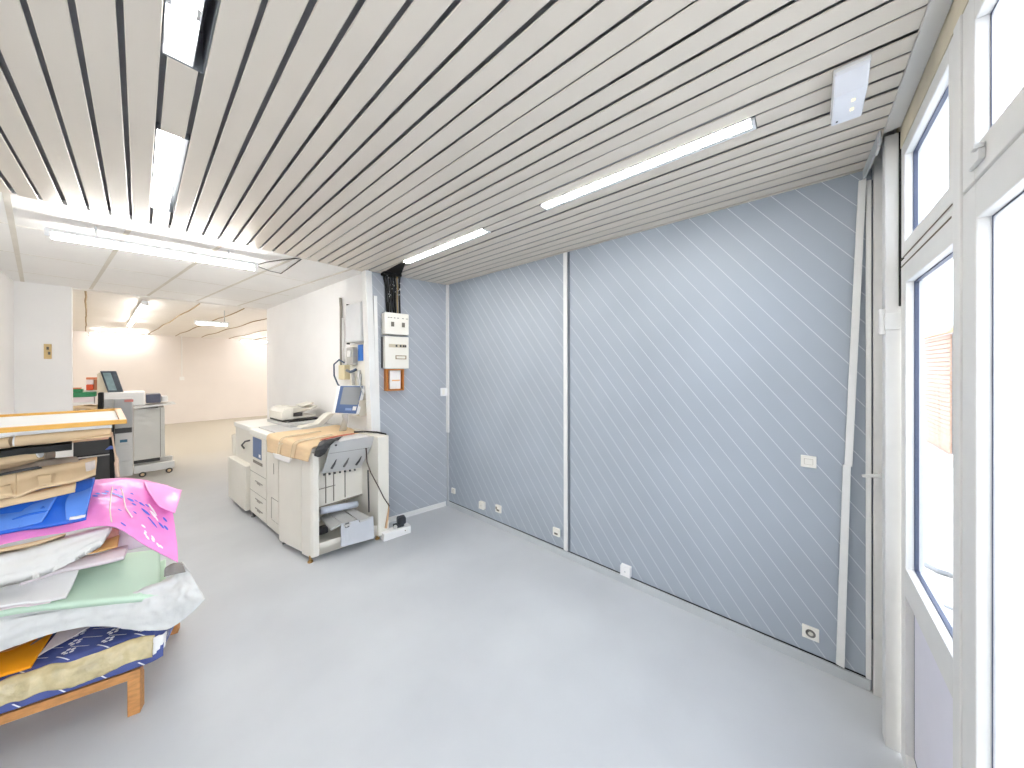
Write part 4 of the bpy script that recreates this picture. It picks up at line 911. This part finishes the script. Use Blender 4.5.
for a_ in (((114, 481), (112, 495), (111, 510), (110, 522)), ((119, 483), (123, 495), (126, 508), (131, 517))):
    pp = [onbag(*pxuv(x, y), .012) for x, y in a_]; tube(b, pp, .0028, 6)
obj('drawstring', b, mat('string_cream', '#f3ddd8', .5), pk, smooth=True)

# blue folders
f1 = [[(-110, 556, .035), (0, 532.5, .035), (45, 526, .035), (86, 518, .035)], [(-110, 535, .10), (0, 512, .10), (48, 504, .10), (90, 498, .10)], [(-110, 518, .2), (0, 496, .2), (50, 486, .2), (95, 478, .2)]]
bf = thing('blue_folder', 'blue plastic folder with translucent right half on the pink bag', 'folder', SP(45, 505, .15))
b = mb(); patch(b, grid(f1, .55), nu=30, nv=20, thick=.012, amp=.003, fs=6, seed=2, down=True); obj('cover', b, BLUE, bf)
b = mb(); patch(b, grid([[(66, 520, .030), (76, 519, .030), (85, 516.5, .030)], [(66, 501, .09), (79, 499, .09), (90, 497, .09)], [(75, 487, .17), (84, 484, .17), (93, 481, .17)]]), nu=12, nv=12, thick=.002, amp=.003, fs=9); obj('window_sleeve', b, BLUEL, bf)
b = mb(); patch(b, grid([[(69, 520, .026), (77, 519, .026), (85, 517, .026)], [(70, 517, .036), (77, 516, .036), (85.5, 514, .036)]]), nu=6, nv=3, thick=.002); obj('paper_edge', b, PAPER, bf)
bf2 = thing('blue_folder', 'lighter blue plastic folder lying skewed on the other blue folder', 'folder', SP(25, 515, .1))
f2 = [[(-110, 554, .02), (0, 531, .02), (20, 527, .02), (41, 522, .02)], [(-110, 538, .06), (0, 520, .06), (25, 515, .06), (50, 508, .06)], [(-110, 530, .11), (0, 512, .11), (28, 505, .11), (58, 495, .11)]]
b = mb(); patch(b, grid(f2), nu=24, nv=14, thick=.006, amp=.004, fs=8, seed=4); obj('cover', b, BLUEL, bf2)
b = mb(); patch(b, grid([[(10, 521, .05), (30, 515, .05), (49, 512, .05)], [(12, 519, .054), (30, 513, .054), (50, 510, .054)]]), nu=8, nv=2, thick=.002); obj('fold_line', b, BLUE, bf2)
b = mb(); patch(b, grid([[(40, 509, .06), (45, 508, .06)], [(42, 506, .068), (43.5, 505.8, .068)]]), nu=2, nv=2, thick=.002); obj('logo', b, mat('logo_blue', '#2c6bd0', .4), bf2)
b = mb(); patch(b, grid([[(-40, 526, .10), (0, 514, .10), (20, 509, .10)], [(-40, 522, .12), (0, 511, .12), (20, 507, .12)]]), nu=8, nv=3, thick=.003); tag(obj('striped_card', b, mat('pale_pink_card', '#e9b9c8', .5)), 'pale pink striped card edge tucked at the left of the blue folders', 'card')

# kraft sheets, tubes and bundle
k1 = [[(-110, 532, .03), (0, 507, .03), (40, 499, .03), (75, 491, .03)], [(-110, 520, .08), (0, 498, .08), (40, 490, .08), (76, 482, .08)]]
sheet('cardboard_sheet', 'thin kraft cardboard sheet directly on the blue folders', 'cardboard', k1, KRAFT, .006, .002, 6, 4, back=.55)
k2 = [[(-110, 520, .01), (0, 497, .01), (14, 496.5, .01), (40, 487, .01), (75, 480, .01), (96, 473, .01)], [(-110, 506, .07), (0, 484, .07), (14, 482, .07), (40, 476, .07), (74, 469, .07), (96.5, 465, .07)], [(-110, 496, .14), (0, 474, .14), (14, 472, .14), (40, 467, .14), (74, 461, .14), (97, 457, .14)]]
kc = thing('cardboard_wrap', 'broad pale kraft wrapper with taped right end in the stack', 'cardboard', SP(45, 475, .1))
b = mb(); patch(b, grid(k2, .55), nu=40, nv=18, thick=.012, amp=.004, fs=8, seed=6, down=True); obj('wrapper', b, KRAFTL, kc)
b = mb(); patch(b, grid([[(86, 471, .008), (91, 470, .008), (95, 468, .008)], [(85, 463, .065), (90, 461.5, .065), (95, 460, .065)]]), nu=8, nv=8, thick=.002, amp=.003, fs=20); obj('tape_patch', b, mat('clear_tape_grey', '#ddd3cf', .15, spec=.8), kc)
b = mb(); patch(b, grid([[(38, 486, .004), (52, 483, .004)], [(37, 476, .055), (52, 474, .055)]]), nu=6, nv=6, thick=.002, amp=.002); obj('label_patch', b, KRAFT, kc)
b = mb(); patch(b, grid([[(-110, 524, .003), (12, 494, .003)], [(-110, 514, .05), (10, 484, .05)]]), nu=8, nv=4, thick=.003); obj('flap', b, KRAFT, kc)
sheet('brown_paper', 'greyish brown crumpled paper under the short kraft rolls', 'paper', [[(-110, 502, .11), (0, 478, .11), (50, 468, .11), (80, 461, .11)], [(-110, 492, .2), (0, 470, .2), (45, 459, .2), (76, 457, .2)]], KRAFTG, .014, .007, 14, 12, back=.5)
sheet('dark_strip', 'thin dark strip just below the brown paper', 'sheet', [[(-60, 487, .10), (14, 472.5, .10), (42, 467.5, .10)], [(-60, 486, .105), (14, 470.5, .105), (38, 466, .105)]], PRND, .004, .001, 5, 1, nu=10, nv=4, back=.3)  # narrow dark strip along the lower edge of the brown paper
def ptube(name, label, cat, a, c, r, m, endm=None, o=.2, seg=16):
    p, q = SP(*a), SP(*c); t_ = thing(name, label, cat, (p+q)/2-Vector((0, 0, r)))
    b = mb(); tube(b, [p, p.lerp(q, .33), p.lerp(q, .66), q], r, seg); obj('roll', b, m, t_, smooth=False)
    if endm:
        e = (p-q).normalized() if endm[1] else (q-p).normalized(); at = p if endm[1] else q
        b = mb(); tube(b, [at-e*.004, at+e*.006], r*.86, seg); obj('end_plug', b, endm[0], t_)
    return t_
ptube('kraft_roll', 'short kraft paper roll with white end, left of the paper-covered gap', 'paper roll', (-215, 495, .12), (39, 453, .12), .028, KRAFT, (PAPER, False))
ptube('kraft_roll', 'wider kraft roll seen end-on behind the white-ended roll', 'paper roll', (-215, 489, .24), (49, 455, .24), .048, KRAFTL, (KRAFTG, False))
b = mb(); rr = [(-215, 485, .06), (0, 448.5, .06), (36, 444.5, .06), (72, 441, .06)]
patch(b, [[SP(x, y+3, o-.06) for x, y, o in rr], [SP(x, y-3, o+.3) for x, y, o in rr]], nu=12, nv=6, thick=.03, down=True, smooth=False); tag(obj('black_panel', b, BLACK), 'flat black panel under the long cardboard tube', 'portfolio')  # flat black panel drawn as the dark band under the tube
ptube('mailing_tube', 'long kraft mailing tube lying just below the framed board', 'cardboard tube', (16, 441.3, .03), (111, 432.3, .10), .026, KRAFT, (PAPER, True))
ptube('mailing_tube', 'short kraft tube left of the long mailing tube', 'cardboard tube', (-215, 478, .03), (12, 441.8, .05), .026, KRAFTL)
sheet('cardboard_sheet', 'kraft sheet under the mailing tubes on the black panel', 'cardboard', [[(-110, 470, .04), (0, 448, .04), (40, 443.5, .04), (74, 439.5, .04), (110, 435.5, .04)], [(-110, 464, .1), (0, 444, .1), (40, 441, .1), (74, 437.5, .1), (110, 434, .1)]], KRAFT, .006, .001, 4, 2, back=.4, nu=24, nv=6)
sheet('foam_sheet', 'white sheet stack sandwiched under the wooden frame', 'paper', [[(-110, 456, .0), (0, 432.6, .0), (40, 429.3, .0), (80, 426, .01), (112, 424, .02)], [(-110, 448, .2), (0, 429, .2), (40, 427, .2), (80, 424, .2), (112, 422, .2)]], PAPER, .020, .002, 4, 2, back=.36, nu=24, nv=8)
# framed board on top
fr = thing('framed_board', 'white board in a honey-coloured wooden frame topping the stack', 'framed board', SP(60, 424, .1))
c0, c1 = SP(127, 419.5, .0), SP(0, 428.5, -.10)
d_ = (c1-c0).normalized(); c1 = c0+d_*1.15
bk0, bk1 = SP(121, 408, .30), SP(0, 414.5, .22); db = (bk1-bk0).normalized(); bk1 = bk0+db*1.15
def FQ(u, v, h=0): return c0.lerp(c1, u).lerp(bk0.lerp(bk1, u), v)+Vector((0, 0, h))
def fbar(u0, u1, v0, v1, h0, h1, m, name, par=fr):
    b = mb(); lo = [b.verts.new(FQ(u, v, h0)) for u, v in ((u0, v0), (u1, v0), (u1, v1), (u0, v1))]; hi = [b.verts.new(FQ(u, v, h1)) for u, v in ((u0, v0), (u1, v0), (u1, v1), (u0, v1))]
    b.faces.new(lo); b.faces.new(hi)
    for i in range(4): b.faces.new((lo[i], lo[(i+1) % 4], hi[(i+1) % 4], hi[i]))
    return obj(name, b, m, par, bevel=.002)
fbar(0, 1, 0, .055, -.022, .0, HONEY, 'frame_rail'); fbar(0, 1, .945, 1, -.022, .0, HONEY, 'frame_rail')
fbar(0, .022, .055, .945, -.022, .0, mat('pink_taped_wood', '#dcbda2', .5), 'frame_stile')['label'] = 'paler taped end of the frame'
fbar(.978, 1, .055, .945, -.022, .0, HONEY, 'frame_stile')
fbar(.022, .978, .055, .945, -.018, -.010, mat('board_white', '#d6d6d4', .6, var=.02), 'board')
# dangling strap
b = mb(); sp_ = [(SP(111.5, 432, .085), .004), (SP(113.2, 444, .06), .004), (SP(115, 454, .04), .005), (SP(116.5, 460, .02), .010), (SP(117.5, 472, .03), .011), (SP(118.3, 477, .04), .010)]
patch(b, [[p-RT*w_ for p, w_ in sp_], [p+RT*w_ for p, w_ in sp_]], nu=20, nv=2, thick=.003); tag(obj('packing_strap', b, mat('tan_strap', '#d5b8a0', .6)), 'tan packing strap dangling from the upper bundle beside the black drawers', 'strap')

# ---------------------------------------------------------------- machines at the hall entrance
YB = 8.75
def bx(x0, y0, x1, y1, Y=YB):
    a = aty(x0, y0, Y); c = aty(x1, y1, Y); return a.x, c.x, c.z, a.z      # x0,x1,z0,z1
# black drawer unit
x0, x1, z0, z1 = bx(69, 396, 114.5, 482, 8.30)
t = thing('drawer_unit', 'black two-drawer unit behind the stack with a small blue badge', 'drawer unit', ((x0+x1)/2, 8.55, 0))
z1 = aty(96, 410, 8.3).z
b = mb(); box(b, (x0, 8.32, 0), (x1, 8.55, z1)); obj('carcass', b, BLACK, t, bevel=.006)
BK = mat('charcoal_drawer', '#3c3d3f', .5, var=.06)
zs = aty(96, 456, 8.3).z
for lo, hi in ((zs+.03, aty(96, 437, 8.3).z), (aty(96, 484, 8.3).z, zs-.01)):
    b = mb(); box(b, (x0+.02, 8.30, lo), (x1-.05, 8.319, hi)); d_ = obj('drawer', b, BK, t, bevel=.006)
b = mb(); box(b, (x0+.02, 8.29, zs-.008), (x1-.05, 8.30, zs+.01)); obj('rail', b, PRNG, t)
a = aty(110, 448, 8.29); b = mb(); prism(b, [(a.x-.05, a.z-.02), (a.x+.05, a.z-.02), (a.x+.045, a.z+.02), (a.x, a.z+.035)], 1, 8.29, 8.2995); obj('badge', b, mat('badge_blue', '#5a72c4', .4), t)['label'] = 'blue badge'
zt = z1
xl, xr = aty(70, 400, 8.4).x, aty(97.5, 400, 8.4).x
b = mb(); patch(b, [[Vector((x, y, zt+.055+.012*((i+j) % 2))) for i, x in enumerate((xl, (xl+xr)/2, xr))] for j, y in enumerate((8.33, 8.43, 8.54))], nu=14, nv=8, thick=.05, amp=.02, fs=6, seed=3, down=True)
tag(obj('kraft_packet', b, KRAFT), 'rumpled kraft packet on top of the black drawer unit', 'packet')
zk = zt+.095
b = mb(); box(b, (xl, 8.34, zk), (xr-.03, 8.53, zk+.035), bev=.004); tag(obj('paper_pack', b, PAPER), 'white paper pack under the green binders', 'paper')
zg = aty(85, 397, 8.36).z
b = mb(); box(b, (xl-.02, 8.35, zk+.036), (xr-.03, 8.52, zg), bev=.004); tag(obj('paper_pack', b, PAPERP), 'pinkish paper pack directly beneath the longer green binder', 'paper')
b = mb(); box(b, (xl-.02, 8.34, zg+.001), (xr-.01, 8.53, zg+.075), bev=.012); tag(obj('green_binder', b, GREEN), 'long green binder, the wider of the two', 'binder')
b = mb(); box(b, (xl-.02, 8.35, zg+.077), (xr-.14, 8.53, zg+.125), bev=.012); tag(obj('green_binder', b, GREEN), 'shorter green binder, topmost on the paper pile', 'binder')
b = mb(); box(b, (xr+.005, 8.34, zt+.002), (xr+.06, 8.53, zg+.06), bev=.015); tag(obj('black_case', b, BLACK), 'black case standing at the right end of the green binders', 'case')
b = mb(); box(b, (xr-.30, 8.38, zg+.127), (xr-.16, 8.52, zg+.145), bev=.004); tag(obj('orange_cover', b, mat('orange_cover', '#d9835f', .5)), 'flat pale orange cover on the topmost green binder', 'cover')
# shelf with red boxes
ys = 9.3
a0, a1, q0, q1 = bx(86, 378, 98, 389, ys)
sh = thing('side_table', 'pale side table half hidden behind the green binders', 'table', ((a0+a1)/2+.1, ys+.2, 0))
b = mb(); box(b, (a0-.3, ys-.05, q0-.06), (a1+.15, ys+.45, q0-.02)); obj('table_top', b, CUPB, sh)
for x in (a0-.27, a1+.08):
    for y in (ys-.02, ys+.38):
        b = mb(); box(b, (x, y, 0), (x+.04, y+.04, q0-.061)); obj('leg', b, CUPB, sh)
b = mb(); w_ = (a1-a0); box(b, (a0, ys, q0-.018), (a0+w_*.6, ys+.2, q0+(q1-q0)*.42), bev=.01); tag(obj('red_tub', b, ORANGE), 'small orange-red tub beside the copier screen', 'tub')
b = mb(); box(b, (a0, ys, q0+(q1-q0)*.43), (a0+w_*.62, ys+.2, q0+(q1-q0)*.85), bev=.004); tag(obj('white_carton', b, PAPERP), 'small pale carton on the orange-red tub', 'carton')
b = mb(); box(b, (a0, ys, q0+(q1-q0)*.86), (a1, ys+.2, q1+.01), bev=.004); tag(obj('orange_tray', b, mat('pale_orange', '#d98a66', .5)), 'thin orange tray on the small pale carton', 'tray')
b = mb(); box(b, (a0+w_*.64, ys, q0-.018), (a1, ys+.2, q0+(q1-q0)*.84), bev=.01); tag(obj('brown_box', b, mat('brown_box', '#b97a5c', .6)), 'brown box squeezed beside the small pale carton', 'box')
# small copier: tower, body, screen
cp = thing('small_copier', 'grey and white copier with dark tilted screen beyond the stack', 'copier', (0, YB+.3, 0))
x0, x1, z0, z1 = bx(115, 399, 133, 473, 8.55)
b = mb(); box(b, (x0-.02, 8.57, max(z0, .02)), (x1, 9.2, z1)); obj('tower', b, CUPL, cp, bevel=.008)
zA, zB, zC = aty(124, 428, 8.55).z, aty(124, 433, 8.55).z, aty(124, 441, 8.55).z
b = mb(); box(b, (x0-.01, 8.552, zA+.005), (x1-.01, 8.57, z1-.01)); dd = obj('upper_door', b, mat('mid_grey_door', '#b6b7b9', .45), cp, bevel=.004)
b = mb(); box(b, (x0+.10, 8.545, z1-.06), (x0+.20, 8.552, z1-.02)); obj('red_sticker', b, mat('pale_red', '#d98880', .5), dd)
b = mb(); box(b, (x0-.01, 8.555, zB), (x1-.01, 8.57, zA)); obj('dark_band', b, PRND, cp)
zq = [zB-.005, zC-.09, .32, .06]
for hi, lo in zip(zq, zq[1:]):
    b = mb(); box(b, (x0-.01, 8.552, lo+.006), (x1-.005, 8.57, hi)); d_ = obj('drawer', b, CUPL, cp, bevel=.004)
    if hi == zq[0]:
        b = mb(); box(b, (x0+.05, 8.545, zC-.02), (x1-.06, 8.552, zC+.025)); obj('handle', b, mat('teal_handle', '#4b7f9c', .4), d_)['label'] = 'teal handle'
# white machine top, dark module, tray
x2, x3, z2, z3 = bx(102, 393, 145, 404, 8.75)
b = mb(); box(b, (x2, 8.72, z2-.02), (x3, 9.25, z3)); obj('scanner_top', b, PWHITE, cp, bevel=.02)
b = mb(); box(b, (x2-.03, 8.66, z2-.04), (x3-.35, 8.72, z3-.10)); obj('front_lip', b, CUPL, cp, bevel=.01)
x4, x5, z4, z5 = bx(146, 394.5, 161, 402.5, 8.75)
b = mb(); box(b, (x4, 8.74, z4), (x5, 9.2, z5)); obj('dark_module', b, mat('slate_module', '#55596b', .4), cp, bevel=.012)
b = mb(); box(b, (x5+.01, 8.8, z4+.01), (x5+.09, 9.1, z5-.05)); obj('end_cap', b, PWHITE, cp, bevel=.01)
# screen with ivory back panel
c = [aty(100, 371, 9.0), aty(116, 371, 9.0), aty(124, 393, 8.9), aty(108, 393, 8.9)]
def quad(b, P_, d):
    lo = [b.verts.new(p) for p in P_]; hi = [b.verts.new(p+d) for p in P_]; b.faces.new(lo); b.faces.new(hi[::-1])
    for i in range(4): b.faces.new((lo[i], lo[(i+1) % 4], hi[(i+1) % 4], hi[i]))
b = mb(); quad(b, c, Vector((.0, .12, .0))); obj('screen_case', b, mat('slate_screen', '#46505c', .35, var=.2, scale=9), cp, bevel=.01)
m_ = lambda u, v: c[3].lerp(c[2], u).lerp(c[0].lerp(c[1], u), v)+Vector((0, -.008, 0))
b = mb(); quad(b, [m_(.12, .92), m_(.62, .92), m_(.62, .12), m_(.12, .12)], Vector((0, .006, 0))); obj('display', b, mat('teal_grey_display', '#8199a0', .2, var=.25, scale=8), cp)
b = mb(); quad(b, [aty(97, 374, 9.02), aty(101, 372, 9.02), aty(109, 394, 8.95), aty(97, 394, 8.95)], Vector((0, .2, 0))); obj('ivory_panel', b, mat('aged_ivory', '#dcd2bd', .5), cp, bevel=.006)
# grey cabinet with tray top and caster base
x0, x1, z0, z1 = bx(133.5, 409, 165, 460, 8.62)
cb = thing('grey_cabinet', 'tall grey metal cabinet on a wheeled white base under the paper tray', 'cabinet', ((x0+x1)/2, 8.9, 0))
b = mb(); box(b, (x0, 8.62, z0+.06), (x1, 9.2, z1)); obj('body', b, CUPB, cb, bevel=.006)
b = mb(); box(b, (x1-.06, 8.612, z0+.07), (x1-.052, 8.62, z1-.01)); obj('seam', b, LINE, cb)
b = mb(); box(b, (x0, 8.65, z0), (x1-.06, 9.1, z0+.06)); obj('plinth', b, PRND, cb)
zb = aty(150, 464, 8.6).z
b = mb(); box(b, (x0, 8.58, .075), (x1+.12, 8.66, max(zb, .14))); obj('base_rail', b, CUPL, cb, bevel=.01)
b = mb(); box(b, (x0, 9.1, .075), (x1+.12, 9.18, max(zb, .14))); obj('base_rail', b, CUPL, cb, bevel=.01)
for y in (8.6, 9.14):
    for x in (x0+.1, x1+.05):
        b = mb(); tube(b, [(x, y-.025, .045), (x, y+.025, .045)], .045, 16); wh = obj('caster', b, PRND, cb)
        b = mb(); tube(b, [(x, y-.028, .045), (x, y+.028, .045)], .024, 12); obj('hub', b, KRAFTL, wh)
b = mb(); xa_ = aty(134, 404, 8.5).x; xb_ = aty(176, 404, 8.5).x; prism(b, [(xa_, z1+.005), (xb_-.25, z1+.03), (xb_, z1+.05), (xb_, z1+.062), (xa_, z1+.04)], 1, 8.5, 9.1); obj('paper_tray', b, CUPL, cb, bevel=.004)
b = mb(); prism(b, [(xa_+.0, z1+.002), (xa_+.28, z1+.002), (xa_+.28, z1+.012), (xa_, z1+.012)], 1, 8.55, 8.7); obj('tray_gap', b, PRND, cb)


# ---------------------------------------------------------------- light
w = bpy.data.worlds.new('World'); bpy.context.scene.world = w; w.use_nodes = True
nt = w.node_tree; bg = nt.nodes['Background']; bg.inputs[0].default_value = (.88, .94, 1, 1); bg.inputs[1].default_value = 6
s = bpy.data.lights.new('sun', 'SUN'); s.energy = 5; s.angle = R(1.5); s.color = (1, .96, .9)
so = bpy.data.objects.new('sun', s); C.objects.link(so); so.rotation_euler = Vector((.25, -.55, -.8)).to_track_quat('-Z', 'Y').to_euler()

# ---------------------------------------------------------------- camera and view
cd = bpy.data.cameras.new('camera'); cd.sensor_width = 36; cd.sensor_fit = 'HORIZONTAL'; cd.lens = FPX/1024*36
cd.shift_y = (CY-384)/1024; cd.clip_start = .02
co = bpy.data.objects.new('camera', cd); C.objects.link(co)
co.matrix_world = Matrix(((RT.x, UP.x, -FW.x, CAM.x), (RT.y, UP.y, -FW.y, CAM.y), (RT.z, UP.z, -FW.z, CAM.z), (0, 0, 0, 1)))
sc = bpy.context.scene; sc.camera = co
sc.view_settings.view_transform = 'Standard'; sc.view_settings.look = 'None'; sc.view_settings.gamma = 1; sc.view_settings.use_curve_mapping = False
sc.view_settings.exposure = .31
sc.cycles.use_denoising = True; sc.cycles.max_bounces = 10; sc.cycles.diffuse_bounces = 6; sc.cycles.transparent_max_bounces = 12
sc.cycles.sample_clamp_indirect = 12
